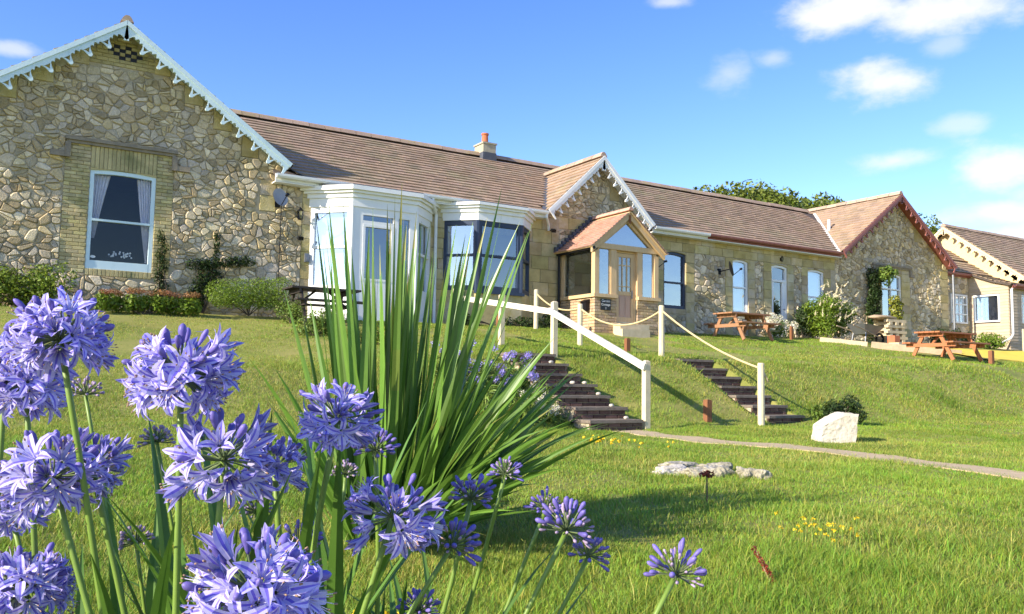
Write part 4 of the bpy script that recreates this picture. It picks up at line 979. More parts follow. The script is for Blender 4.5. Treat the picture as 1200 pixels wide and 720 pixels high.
def pebble(mb, c, r, seed, sq=(1,1,.7), n=10, m=4, jit=.18):
    q = random.Random(seed); c = Vector(c); i0 = len(mb.v); ph = [q.uniform(0,6) for _ in range(6)]
    for j in range(1,m):
        th = math.pi*j/m
        for i in range(n):
            a = 2*math.pi*i/n; k = 1+jit*(math.sin(2*a+ph[0])*.5+math.sin(3*a+ph[1]+j)*.5+q.uniform(-.5,.5))
            mb.v.append((c.x+r*sq[0]*k*math.sin(th)*math.cos(a), c.y+r*sq[1]*k*math.sin(th)*math.sin(a), c.z+r*sq[2]*k*math.cos(th)))
    t_, b_ = len(mb.v), len(mb.v)+1; mb.v += [(c.x,c.y,c.z+r*sq[2]),(c.x,c.y,c.z-r*sq[2])]
    for i in range(n):
        k = (i+1) % n; mb.f.append((t_,i0+i,i0+k)); mb.f.append((b_,i0+(m-2)*n+k,i0+(m-2)*n+i))
        for j in range(m-2): mb.f.append((i0+j*n+i,i0+(j+1)*n+i,i0+(j+1)*n+k,i0+j*n+k))
    mb.m += [0]*(len(mb.f)-len(mb.m)); mb.c += [1.0]*(len(mb.f)-len(mb.c))
for i,(lab, st, x) in enumerate((('white cobble on the right end of the third lowest step', 2, 8.02),('white cobble on the lowest step by the foot of the handrail', 0, 7.95),('white cobble on the fourth step, the smaller of two', 3, 7.8),('white cobble at the right end of the fourth step', 3, 8.03),('white cobble high on the flight, near the second handrail post', 5, 7.9),('white cobble on the second lowest step', 1, 7.98))):
    z = -.70+1.16/7*(st+1); y = 9.66+2.64/7*(st+.35); mb = MB(); pebble(mb, (x,y,z+.022), .042, i+3, (1,.9,.62)); tag(mb.build('cobble', 'chalk', smooth=True), lab, 'stone', 'white cobbles on the steps')

# ------------------------------------------------------------------ handrail, rope posts, stakes
hr = thing('handrail', 'white timber handrail on posts beside the brick steps', 'handrail', (8.24,9.7,-.6))
hp = [(8.24,9.69),(8.24,12.1),(8.05,13.55),(8.1,15.5)]; tops = []
for x,y in hp:
    g = gz(x,y); h = 1.0 if y < 11 else .93; mb = MB(); mb.box(x-.045,x+.045,y-.045,y+.045,g-.3,g+h); mb.hexa([(x-.045,y-.045,g+h+.0005),(x+.045,y-.045,g+h+.0005),(x+.045,y+.045,g+h+.0005),(x-.045,y+.045,g+h+.0005),(x-.02,y-.02,g+h+.02),(x+.02,y-.02,g+h+.02),(x+.02,y+.02,g+h+.02),(x-.02,y+.02,g+h+.02)]); mb.build('post', 'post_cream', hr); tops.append((x-.07,y,g+h-(.06 if y<11 else .16)))
for a,b in zip(tops, tops[1:]):
    a, b = Vector(a), Vector(b); d = (b-a).normalized()*.06; mb = MB(); mb.bar(a-d, b+d, .045, .10); mb.build('rail', 'rail_white', hr)
rf = thing('rope_fence', 'row of cream posts strung with sagging rope down the bank', 'rope fence', (11,12,.4))
rp = [(11.31,17.4,.98),(10.42,14.35,.86),(11.01,12.5,1.0),(10.84,9.87,1.02)]; tp = []
for x,y,h in rp:
    g = gz(x,y); mb = MB(); n = 10
    mb.tube([(x,y,g-.3),(x,y,g+h-.02),(x,y,g+h)], [.058,.055,.045], 12); mb.build('post', 'post_cream', rf, smooth=False); tp.append(Vector((x,y,g+h-.09)))
def rope(a, b, sag, n=18, parent=rf, r=.019):
    mb = MB(); mb.tube([a+(b-a)*(i/n)-Vector((0,0,sag*4*(i/n)*(1-i/n))) for i in range(n+1)], r, 8); mb.build('rope', 'rope', parent, smooth=True)
for (a,b),s in zip(zip(tp, tp[1:]), (.18,.32,.12)): rope(a, b, s)
rope(tp[-1], tp[-1]+Vector((.12,-.04,-.22)), -.02, 6)
def stake(label, x, y, h, w=.09, lean=0):
    g = gz(x,y); mb = MB(); mb.bar((x,y,g-.2), (x+lean,y,g+h), w, w*.95); mb.bar((x+lean*1.001,y,g+h+.0005), (x+lean*1.02,y,g+h+.012), w*.8, w*.75)
    tag(mb.build('wooden_stake', 'stake_brown'), label, 'stake', 'short brown stakes')
stake('short brown stake in the grass below the porch', 10.87, 13.36, .27); stake('brown stake at the foot of the bank between the two flights of steps', 9.79, 10.03, .34, .1, .01); stake('brown stake at the edge of the yellow sheet near the orange picnic table', 22.94, 12.85, .36, .11)
stake('short brown stake beside the clipped green shrub', 5.52, 18.1, .34, .13); stake('slim brown stake between the picnic table and the white-plumed bush', 20.9, 17.8, .4, .08); stake('dark green-brown stake below the navy bay', 9.9, 16.8, .42, .08)

# ------------------------------------------------------------------ picnic tables
def picnic(label, x, y, L, m, rz=0, W=1.42, H=.74, zoff=0):
    g = min(gz(x-L*.4,y), gz(x+L*.4,y))+zoff; t = thing('picnic_table', label, 'picnic table', (x,y,g), 'picnic tables outside the cottage', world=False); t.rotation_euler = (0,0,R(rz))
    def pl(name, *a): mb = MB(); mb.box(*a); mb.build(name, m, t)
    n = 5; tw = .74
    for i in range(n):
        a = -tw/2+i*tw/n; pl('tabletop_plank', -L/2+rnd.uniform(-.008,.008), L/2+rnd.uniform(-.008,.008), a+.006, a+tw/n-.006, H-.04, H)
    for s in (-1,1):
        for i in range(2):
            a = s*(.545+i*.13); pl('bench_plank', -L/2, L/2, a-.06, a+.06, .425, .463)
    for ex in (-L/2+.22, L/2-.22):
        sg_ = -1 if ex > 0 else 1
        for s in (-1,1): mb = MB(); mb.bar((ex,s*.60,-.03), (ex,s*.22,H-.041), .045, .095, up=(0,s,0)); mb.build('leg', m, t)
        mb = MB(); mb.box(ex-sg_*.0225-.045*(sg_<0)*0+(.0 if sg_>0 else .0)-.045,ex-.0235,-W/2,W/2,.33,.424); mb.build('bench_bearer', m, t)
        mb = MB(); mb.box(ex-.068,ex-.0235,-.36,.36,H-.13,H-.041); mb.build('top_bearer', m, t)
        mb = MB(); mb.bar((ex+sg_*.03,0,.40), (ex+sg_*.38,0,H-.05), .07, .04); mb.build('brace', m, t)
picnic('dark old picnic table in front of the white bay', 5.95, 17.5, 1.5, 'table_dark', 0)
picnic('brown picnic table on the grass under the narrow white windows', 18.15, 17.2, 1.55, 'table_brown', 0)
picnic('orange-brown picnic table nearest the right edge of the picture', 22.35, 13.75, 1.75, 'table_orange', 0)

# ------------------------------------------------------------------ clutter at the right-hand wing
def on(x, y): return gz(x, y)
wbw = thing('wheelbarrow', 'grey wheelbarrow holding reddish rubble beside the white-plumed bush', 'wheelbarrow', (23.3,16.9,on(23.3,16.9))); x,y,z = 23.2,16.9,on(23.2,16.9)
mb = MB(); tp_ = [(x-.45,y-.32,z+.62),(x+.5,y-.34,z+.56),(x+.5,y+.34,z+.56),(x-.45,y+.32,z+.62)]; bt = [(x-.25,y-.2,z+.32),(x+.2,y-.2,z+.3),(x+.2,y+.2,z+.3),(x-.25,y+.2,z+.32)]
for i in range(4): j = (i+1) % 4; mb.face([bt[i],bt[j],tp_[j],tp_[i]]); mb.face([Vector(q)+Vector((0,0,-.012)) for q in (tp_[i],tp_[j],bt[j],bt[i])])
mb.face(bt); mb.build('tray', 'grey_metal', wbw, recalc=False)
mb = MB(); pebble(mb, (x,y,z+.5), .3, 4, (1.2,.8,.35)); mb.build('load', 'terracotta', wbw)
for s in (-1,1):
    mb = MB(); mb.tube([(x+.75,y+s*.06,z+.2),(x+.2,y+s*.2,z+.29),(x-.5,y+s*.27,z+.46),(x-.95,y+s*.3,z+.55)], .02, 6); mb.build('handle', 'old_timber', wbw)
    mb = MB(); mb.tube([(x-.25,y+s*.22,z+.4),(x-.35,y+s*.25,z-.02)], .016, 6); mb.build('leg', 'grey_metal', wbw)
mb = MB(); cw = Vector((x+.72,y,z+.19)); mb.tube([cw+Vector((.17*math.cos(a),0,.17*math.sin(a))) for a in np.linspace(0,2*math.pi,17)], .035, 8, cap=False); mb.build('tyre', 'black_metal', wbw)
sp = thing('plank_stack', 'stack of pale timber offcuts against the right-hand gable', 'timber stack', (24.6,17.0,on(24.6,17)))
for i in range(9):
    zz = on(24.6,17.0)+.09*i; xo = rnd.uniform(-.04,.04); yo = rnd.uniform(-.05,.05)
    if i % 2: 
        for q in (-.32,.0,.32): mb = MB(); mb.box(24.6+q-.07+xo,24.6+q+.07+xo,16.72+yo,17.3+yo,zz+.001,zz+.088); mb.build('plank', 'pale_timber', sp)
    else: 
        for q in (-.2,.18): mb = MB(); mb.box(24.12+xo,25.1+xo,17.0+q-.07,17.0+q+.07,zz+.001,zz+.088); mb.build('plank', 'pale_timber', sp)
bb = thing('sheet_bundle', 'pale sheet thrown over the stack of timber offcuts', 'sheet', (24.4,17,2.1)); mb = MB(); pebble(mb, (24.2,17.0,on(24.6,17)+.87), .5, 8, (1.15,.65,.16), 14, 5); mb.build('cloth', 'old_timber', bb, smooth=True)
for lab,x,y,w,h,m in (('small orange clay box in front of the timber stack',24.05,16.5,.26,.36,'terracotta'),('pale crate lying by the timber edging near the wheelbarrow',23.5,16.0,.34,.18,'pale_timber')):
    z = on(x,y); t = thing('crate', lab, 'crate', (x,y,z)); mb = MB(); mb.box(x-w/2,x+w/2,y-w/2,y+w/2,z-.02,z+.03); mb.build('base', m, t)
    for a in ((x-w/2,x+w/2,y-w/2,y-w/2+.02),(x-w/2,x+w/2,y+w/2-.02,y+w/2),(x-w/2,x-w/2+.02,y-w/2+.021,y+w/2-.021),(x+w/2-.02,x+w/2,y-w/2+.021,y+w/2-.021)): mb = MB(); mb.box(*a,z+.031,z+h); mb.build('side', m, t)
def plankbar(label, a, b, w, h, m): mb = MB(); A = Vector((*a, on(*a)+h*.35)); B = Vector((*b, on(*b)+h*.35)); mb.bar(A, B, w, h); mb.bar(A-(B-A).normalized()*.012, A-(B-A).normalized()*.0005, w*.9, h*.9); tag(mb.build('timber_edging', m), label, 'timber', 'timber edging on the upper lawn')
plankbar('pale timber edging board in the grass left of the wheelbarrow', (21.6,17.3), (22.6,16.4), .1, .16, 'pale_timber'); plankbar('weathered sleeper edging from the wheelbarrow to the orange picnic table', (22.55,16.2), (23.6,14.55), .24, .2, 'old_timber'); plankbar('short weathered sleeper lying behind the orange picnic table', (23.4,15.5), (24.6,14.7), .2, .16, 'old_timber')
mb = MB(); ysp = [(23.2,15.3),(25.6,13.1),(30.5,11.5),(34,13.5),(31,16.6),(26.5,16.6)]
nS = 14
for i in range(nS):
    for j in range(6):
        def yp(a,b):
            u, v = a/nS, b/6; lo = Vector((24.0+9.5*u, 13.35+.3*math.sin(u*9)+.2*u, 0)); hi_ = Vector((24.6+8.4*u, 16.7, 0)); p = lo.lerp(hi_, v); return (p.x, p.y, gz(p.x,p.y)+.05+.02*math.sin(a*1.7)*math.cos(b*2.1))
        mb.face([yp(i,j),yp(i+1,j),yp(i+1,j+1),yp(i,j+1)])
for i in range(nS):
    a, b = yp(i,0), yp(i+1,0); mb.face([(a[0],a[1],a[2]-.09),(b[0],b[1],b[2]-.09),b,a])
tag(mb.build('ground_sheet', 'yellow_sheet', smooth=True), 'bright yellow sheet spread on the ground in front of the bungalow', 'sheet')
ch = thing('garden_chair', 'slatted timber garden chair against the bungalow at the right edge', 'chair', (32.6,16.2,on(32.6,16.2))); x,y,z = 32.7,16.6,on(32.7,16.6)
for dx,dy,h in ((0,0,.6),(.5,0,.6),(0,.5,.95),(.5,.5,.95)): mb = MB(); mb.box(x+dx-.03,x+dx+.03,y+dy-.03,y+dy+.03,z-.02,z+h); mb.build('leg', 'pale_timber', ch)
for i in range(4): mb = MB(); mb.box(x-.03,x+.53,y+.04+i*.11,y+.13+i*.11,z+.42,z+.445); mb.build('seat_slat', 'pale_timber', ch)
for i in range(3): mb = MB(); mb.box(x+.031,x+.469,y+.49,y+.51,z+.55+i*.13,z+.64+i*.13); mb.build('back_slat', 'pale_timber', ch)
for dx in (0,.5): mb = MB(); mb.box(x+dx-.035,x+dx+.035,y-.03,y+.47,z+.601,z+.63); mb.build('arm_rest', 'pale_timber', ch)

# ------------------------------------------------------------------ rocks in the lawn
bl = thing('chalk_block', 'large whitish stone block standing beside the garden path', 'stone block', (9.80,7.65,-.73))
mb = MB(); x0,x1,y0,y1 = 9.42,10.2,7.5,7.95; z0 = -.8; N_ = 7
bm = bmesh.new(); bmesh.ops.create_cube(bm, size=1); bmesh.ops.subdivide_edges(bm, edges=bm.edges, cuts=11, use_grid_fill=True)
for v in bm.verts:
    p = v.co.copy(); q = Vector((p.x*.48, p.y*.28, (p.z+.5)*.36))
    q.z *= (.72+.5*min(1,(p.x+.5)*1.6))*(1-.12*max(0,p.x)); q.x += .05*(p.z)-.03*p.y; k = Vector((float(vnoise(p.x*3+9,p.z*3,2.0))-.5, float(vnoise(p.y*3+4,p.z*3,2.0))-.5, float(vnoise(p.x*3,p.y*3,2.0))-.5)); k2 = float(vnoise(p.x*9+p.y*4,p.z*9+p.y*5,1.6))-.5; v.co = q + k*.022 + Vector((k2,k2,k2))*.014
me = bpy.data.meshes.new('block'); bm.to_mesh(me); bm.free(); me.materials.append(MATS['chalk'])
ob = link('block', me, bl); ob.matrix_parent_inverse = Matrix.Identity(4); ob.rotation_euler = (0,0,R(-30)); ob.location = (0,0,-.06); me.polygons.foreach_set('use_smooth', [False]*len(me.polygons))
rocks = [(4.63,5.25,.15,(1.5,.9,.45),'chalk','pale yellowish flat rock at the left of the rock pile'),(4.95,5.42,.17,(1.5,.8,.42),'rock','long rock on top at the back of the rock pile'),(4.80,5.02,.15,(1.3,1,.5),'rock','rounded grey rock in the middle of the rock pile'),(4.98,4.95,.15,(1.1,1.1,.6),'rock','pitted grey rock at the front of the rock pile'),(5.12,5.12,.16,(1.2,.9,.55),'rock','whitish rock slab at the right of the rock pile'),(5.20,4.76,.10,(1,1,.8),'rock','small rough rock apart to the right of the rock pile'),(5.32,4.68,.10,(1,1.1,.75),'rock','rightmost small rough rock by the rock pile'),(4.42,5.22,.07,(1.3,1,.5),'chalk','smallest pale rock at the left tip of the rock pile')]
for i,(x,y,r,sq,m,lab) in enumerate(rocks):
    x, y, r = 4.92+(x-4.92)*.72, 5.1+(y-5.1)*.8, r*.72
    bm = bmesh.new(); bmesh.ops.create_icosphere(bm, subdivisions=4, radius=1.0)
    for v in bm.verts:
        p = v.co; k = 1+.42*(float(vnoise(p.x*1.3+i*7,p.y*1.3+p.z*1.7,1.0))-.5)+.30*(float(vnoise(p.x*3+p.z*2.2+i,p.y*3-p.z,1.0))-.5)+.16*(float(vnoise(p.x*8+p.z*5,p.y*8+i,1.0))-.5)
        q_ = Vector((max(-.8,min(.8,p.x))*sq[0],max(-.8,min(.8,p.y))*sq[1],max(-.75,min(.7,p.z))*sq[2]*1.3))*(k*r*1.12); v.co = q_ + Vector((x,y,gz(x,y)+r*sq[2]*.2))
    me = bpy.data.meshes.new('rock'); bm.to_mesh(me); bm.free(); me.materials.append(MATS[m]); tag(link('rock', me), lab, 'rock', 'rocks piled on the lower lawn')

# ------------------------------------------------------------------ leafy plants
def leaf_cloud(name, m, parent, blobs, n, size, seed, asp=.55, tone=(.6,1.35), up=.35, surf=.55, flat=None):
    """n folded leaves through the volume of ellipsoids (cx,cy,cz,rx,ry,rz)"""
    g = np.random.default_rng(seed); B = np.array(blobs, float); w = (B[:,3]*B[:,4]*B[:,5])**.67; idx = g.choice(len(B), n, p=w/w.sum())
    d = g.normal(size=(n,3)); d /= np.linalg.norm(d, axis=1)[:,None]; rr = np.where(g.random(n) < surf, g.uniform(.82,1.08,n), g.random(n)**.5*.9)
    C = B[idx,:3] + d*B[idx,3:]*rr[:,None]
    nr = d*.8 + g.normal(size=(n,3))*.6 + np.array([0,0,up]); nr /= np.linalg.norm(nr, axis=1)[:,None]
    t = np.cross(nr, g.normal(size=(n,3))); t /= np.linalg.norm(t, axis=1)[:,None]; b = np.cross(nr, t)
    L = size*g.uniform(.6,1.35,n)[:,None]; Wd = L*asp*.5
    v = np.stack([C-t*L*.5, C+b*Wd-nr*Wd*.25, C+t*L*.5-nr*L*.12, C-b*Wd-nr*Wd*.25], 1).reshape(-1,3)
    k = np.arange(n)*4; f = np.stack([k,k+1,k+2,k,k+2,k+3], 1).ravel()
    cl = g.uniform(tone[0],tone[1],n)[:,None]*np.stack([g.uniform(.9,1.15,n),np.ones(n),g.uniform(.8,1.1,n)],1)
    return np_mesh(name, v, f, np.full(2*n,3), np.repeat(cl,2,0), m, parent)
def stems(parent, base, tips, r=.012, m='bark', name='stem'):
    mb = MB()
    for tp in tips:
        a, b = Vector(base), Vector(tp); mid = (a+b)/2+Vector((rnd.uniform(-.08,.08),rnd.uniform(-.05,.05),.05)); mb.tube([a,mid,b], [r,r*.75,r*.4], 5)
    mb.build(name, m, parent)
def blobs_in(x0,x1,y0,y1,z0,z1,n,r,seed):
    q = random.Random(seed); return [(q.uniform(x0,x1),q.uniform(y0,y1),q.uniform(z0,z1),r*q.uniform(.7,1.3),r*q.uniform(.7,1.3),r*q.uniform(.7,1.2)) for _ in range(n)]
def shrub(name, label, base, blobs, n, size, m, seed, cat='shrub', group=None, **k):
    t = thing(name, label, cat, base, group); leaf_cloud('foliage', m, t, blobs, n, size, seed, **k)
    stems(t, base, [Vector(b[:3]) for b in blobs[::max(1,len(blobs)//7)]]); return t
shrub('leafy_shrub', 'broad glossy green shrub at the foot of the left gable', (.5,18.5,1.2), blobs_in(-.9,1.1,18.3,18.7,1.45,1.9,22,.30,1), 7000, .062, 'leaf_hedge', 1, surf=.6)
shrub('clipped_shrub', 'clipped bright green shrub in front of the stone wall', (4.6,18.15,1.27), [(3.95+i*.19,18.1+.05*(i%2),1.72+.014*i,.26,.32,.27+.008*i) for i in range(8)]+[(3.95+i*.24,17.98,1.55,.2,.2,.16) for i in range(6)], 11000, .034, 'leaf_clipped', 2, surf=.75, tone=(.75,1.2))
bed = shrub('sedum_bed', 'low flower bed of rusty pink sedum under the big sash window', (2.5,17.9,1.15), [(1.75+i*.17,17.85+.08*(i%3),1.38,.15,.16,.18) for i in range(11)], 3000, .075, 'leaf_clipped', 3, cat='flower bed', tone=(.6,1.1))
leaf_cloud('flower_heads', 'sedum_red', bed, [(1.75+i*.17+rnd.uniform(-.05,.05),17.8+.08*(i%3),1.57+rnd.uniform(-.03,.06),.11,.12,.06) for i in range(11)], 2200, .03, 33)
shrub('wall_climber', 'thin dark climber on the brick surround right of the big sash', (2.98,18.88,1.25), [(2.95+.05*math.sin(i*2),18.9,1.35+i*.13,.15-.006*i,.06,.14) for i in range(13)], 1500, .05, 'leaf_dark', 4, cat='climber')
shrub('wall_climber', 'dark sprawling climber on the rubble wall behind the clipped shrub', (3.8,18.85,1.25), [(3.55+.05*i,18.88,1.4+.1*i,.26,.08,.22) for i in range(9)]+[(3.6+i*.14,18.88,2.36+.02*i,.2,.07,.12) for i in range(9)]+[(4.05,18.9,2.5+.13*i,.08,.04,.13) for i in range(5)], 3600, .055, 'leaf_dark', 5, cat='climber', tone=(.5,1.5))
shrub('low_shrub', 'small round green shrub at the end of the clipped shrub', (5.2,17.2,1.1), blobs_in(5.05,5.4,17.1,17.4,1.2,1.42,6,.2,6), 2200, .04, 'leaf_mid', 6)
shrub('low_shrub', 'pair of loose green shrubs on the upper lawn behind the tall sword leaves', (5.0,15.2,.7), blobs_in(4.75,5.6,14.9,15.6,.85,1.15,9,.2,7), 3000, .05, 'leaf_mid', 7)
shrub('low_shrub', 'small bushy plant at the top of the bank behind the tall sword leaves', (5.6,13.9,.5), blobs_in(5.3,6.1,13.7,14.1,.62,.8,8,.16,17), 2200, .045, 'leaf_hedge', 17)
shrub('low_shrub', 'dark low plants at the foot of the navy bay', (10.7,18.1,1.3), blobs_in(9.2,12.5,18.0,18.3,1.38,1.5,12,.17,18), 2400, .06, 'leaf_dark', 18)
shrub('low_shrub', 'dark low plants at the left side of the porch', (12.6,18.4,1.35), blobs_in(12.3,12.9,18.1,18.6,1.42,1.7,7,.16,19), 1600, .06, 'leaf_dark', 19)
bud = shrub('plumed_shrub', 'tall bush with creamy white plumes by the right-hand wing', (22.6,17.9,1.5), blobs_in(22.1,23.3,17.5,18.2,1.7,2.75,18,.32,8), 8200, .095, 'leaf_clipped', 8, asp=.35, tone=(.5,1.2))
mb = MB(); q = random.Random(9); sv = []
for i in range(80):
    c = Vector((22.75+q.gauss(0,.42),17.65+q.uniform(-.35,.2),2.4+q.gauss(0,.42))); d = Vector((q.uniform(-.25,.95),q.uniform(-.5,.2),q.uniform(.15,.9))).normalized(); ln = q.uniform(.02,.036)
    for k in range(9): p = c+d*(ln*k); r_ = .024*(1-k/10); sv.append((p.x,p.y,p.z,r_,r_,r_))
leaf_cloud('plumes', 'buddleia_spike', bud, sv, 5200, .032, 9, surf=.9, tone=(.8,1.25))
shrub('dark_shrub', 'dark green bush between the white door and the plumed bush', (22.0,18.3,1.45), blobs_in(21.7,22.5,18.2,18.5,1.6,2.55,12,.3,10), 2600, .09, 'leaf_dark', 10)
wf = shrub('white_flowered_plant', 'white-flowered plant at the foot of the white glazed door', (20.6,18.2,1.45), blobs_in(20.2,21.3,18.0,18.4,1.55,1.95,9,.2,11), 1800, .06, 'leaf_mid', 11, cat='plant')
leaf_cloud('blossom', 'white_small', wf, blobs_in(20.1,21.4,17.85,18.2,1.65,2.25,16,.13,12), 2600, .045, 12, surf=.8)
iv = shrub('wall_climber', 'tall climber with dark and yellow-green leaves beside the wing window', (26.6,18.75,1.5), [(26.35+.08*math.sin(i),18.8,1.7+i*.22,.36,.14,.28) for i in range(11)], 3600, .085, 'leaf_dark', 13, cat='climber')
leaf_cloud('young_leaves', 'leaf_yellow', iv, [(27.15+.1*math.sin(i*3),18.5,2.05+i*.16,.27,.16,.2) for i in range(7)], 1500, .10, 14, tone=(.6,1.2)); leaf_cloud('top_leaves', 'leaf_mid', iv, blobs_in(26.4,27.1,18.6,18.8,3.7,4.1,6,.22,15), 900, .11, 15)
shrub('low_shrub', 'pale green rounded bush in front of the link between wing and bungalow', (31.3,17.6,1.45), blobs_in(30.7,31.8,17.3,17.8,1.6,1.85,9,.26,20), 2200, .07, 'leaf_clipped', 20); shrub('low_shrub', 'dark bush under the small white link window', (30.3,18.6,1.5), blobs_in(29.6,32.0,18.5,18.8,1.6,2.0,9,.24,21), 1800, .08, 'leaf_dark', 21)
shrub('low_shrub', 'small dark bush behind the white stone block', (12.4,9.45,-.65), blobs_in(12.15,12.7,9.35,9.6,-.5,-.28,9,.14,22), 1700, .05, 'leaf_dark', 22)
shrub('low_shrub', 'spiky grey-green tuft at the foot of the second flight of steps', (12.35,9.95,-.6), blobs_in(12.2,12.9,9.85,10.1,-.55,-.42,8,.12,23), 900, .06, 'leaf_mid', 23)
# trees behind the roof
def tree(label, x, y, zb, zt, rx, n, seed, size=.3):
    t = thing('broadleaf_tree', label, 'tree', (x,y,1.4), 'trees behind the cottage'); q = random.Random(seed); mb = MB(); mb.tube([(x,y,1.0),(x+.2,y,zb*.6),(x,y,zb+1)], [.32,.26,.16], 8)
    bl = []
    for i in range(44):
        a = q.uniform(0,6.28); rr = q.random()**.5*rx; c = (x+rr*math.cos(a),y+rr*.7*math.sin(a),zb+(zt-zb)*(.3+.55*q.random()**.6*(1-(rr/rx)**2*.55))); bl.append((*c,rx*q.uniform(.2,.32),rx*.25,(zt-zb)*q.uniform(.16,.26)))
        if i % 3 == 0: mb.tube([(x,y,zb*.75),Vector((x,y,zb))*.5+Vector(c)*.5,c], [.12,.08,.03], 5)
    mb.build('trunk', 'bark', t); leaf_cloud('crown', 'leaf_tree', t, bl, n, size, seed, surf=.6, tone=(.6,1.25))
tree('broad green tree rising above the ridge to the left of the red gable', 35.4, 33, 7.4, 11.1, 4.4, 17000, 31, .26); tree('small tree top showing between the red gable and the cream gable', 63.6, 40, 8.5, 13.9, 2.4, 2500, 32, .3); tree('bushy tree joining the left end of the green crown above the ridge', 40.4, 33.5, 7.6, 11.25, 4.4, 17000, 34, .26)

# ------------------------------------------------------------------ far clump of blue and white agapanthus by the steps
ag = thing('agapanthus_clump', 'distant clump of lilac agapanthus with white ones by the steps', 'flower clump', (6.3,10.8,-.2)); leaf_cloud('foliage', 'leaf_mid', ag, blobs_in(5.7,6.9,10.6,11.3,-.1,.2,12,.24,41), 2600, .16, 41, asp=.14)
q = random.Random(42); hv = []; hw_ = []
for i in range(46): x = q.uniform(5.6,7.05); y = 10.55+q.uniform(0,.9); hv.append((x,y,gz(x,y)+.32+q.uniform(-.06,.22),.07,.07,.06))
for i in range(26): x = q.uniform(6.35,6.9); y = 9.75+q.uniform(0,1.0); hw_.append((x,y,gz(x,y)+.26+q.uniform(-.08,.12),.06,.06,.05))
leaf_cloud('lilac_heads', 'violet_small', ag, hv, 5200, .03, 43, asp=.4, tone=(.7,1.3)); leaf_cloud('white_heads', 'white_small', ag, hw_, 2200, .028, 44, asp=.4)
leaf_cloud('lower_foliage', 'leaf_mid', ag, blobs_in(5.9,7.0,9.6,10.6,-.55,-.2,12,.26,45), 2600, .16, 45, asp=.14)
# ------------------------------------------------------------------ weeds
def weed(name, label, pts, m, n, size, h, seed, cat='weed'):
    cx = sum(p[0] for p in pts)/len(pts); cy = sum(p[1] for p in pts)/len(pts); t = thing(name, label, cat, (cx,cy,gz(cx,cy)), 'flowering weeds in the lawn'); mb = MB(); hv = []
    for x,y in pts:
        g = gz(x,y); hh = h*rnd.uniform(.7,1.2); tip = (x+rnd.uniform(-.03,.03),y,g+hh); mb.tube([(x,y,g-.02),tip], [.003,.0018], 4); hv.append((*tip,.014,.014,.01))
    stuffpart(mb.build('stalk', 'flower_stem', t)); stuffpart(leaf_cloud('flowers', m, t, hv, n, size, seed, asp=.7))
def scat(x,y,s,n,seed): q = random.Random(seed); return [(x+q.gauss(0,s),y+q.gauss(0,s)) for _ in range(n)]
weed('yellow_weed', 'yellow weed flowers in the lawn right of the shadow', scat(3.72,3.0,.13,22,1), 'yellow_small', 190, .014, .10, 51); weed('yellow_weed', 'bright yellow clump in the lawn below the foot of the steps', scat(5.15,6.75,.08,16,2), 'yellow_small', 220, .024, .14, 52); weed('yellow_weed', 'faint yellow dots beyond the bright yellow clump', scat(5.9,7.0,.3,14,3), 'yellow_small', 90, .02, .1, 53); weed('yellow_weed', 'yellow flowers half hidden behind the lilac heads at the bottom', scat(.98,2.35,.035,7,4), 'yellow_small', 90, .03, .25, 54); weed('yellow_weed', 'orange flowers on the lawn between the lilac heads', scat(.82,2.15,.1,6,5), 'orange_small', 40, .022, .2, 55)
dk = thing('dock_weed', 'rust-red dock spike in the foreground grass', 'weed', (2.9,2.63,gz(2.9,2.63))); g0 = gz(2.9,2.63); mb = MB(); mb.tube([(2.93,2.6,g0-.02),(2.88,2.66,g0+.15)], [.004,.003], 5); mb.build('stalk', 'dry_stalk', dk); leaf_cloud('seed_spike', 'dock_red', dk, [(2.925-.05*i/9,2.605+.06*i/9,g0+.03+.014*i,.012,.012,.014) for i in range(10)], 260, .014, 56)
dk = thing('dock_weed', 'dark brown dock stem in the lawn above the shadow', 'weed', (3.9,4.0,gz(3.9,4))); g0 = gz(3.9,4.0); mb = MB(); mb.tube([(3.9,4.0,g0-.02),(3.9,4.0,g0+.2)], .005, 5); mb.build('stalk', 'bark', dk); leaf_cloud('seed_head', 'dock_red', dk, [(3.9,4.0,g0+.2,.05,.05,.02)], 90, .022, 57, tone=(.4,.8))

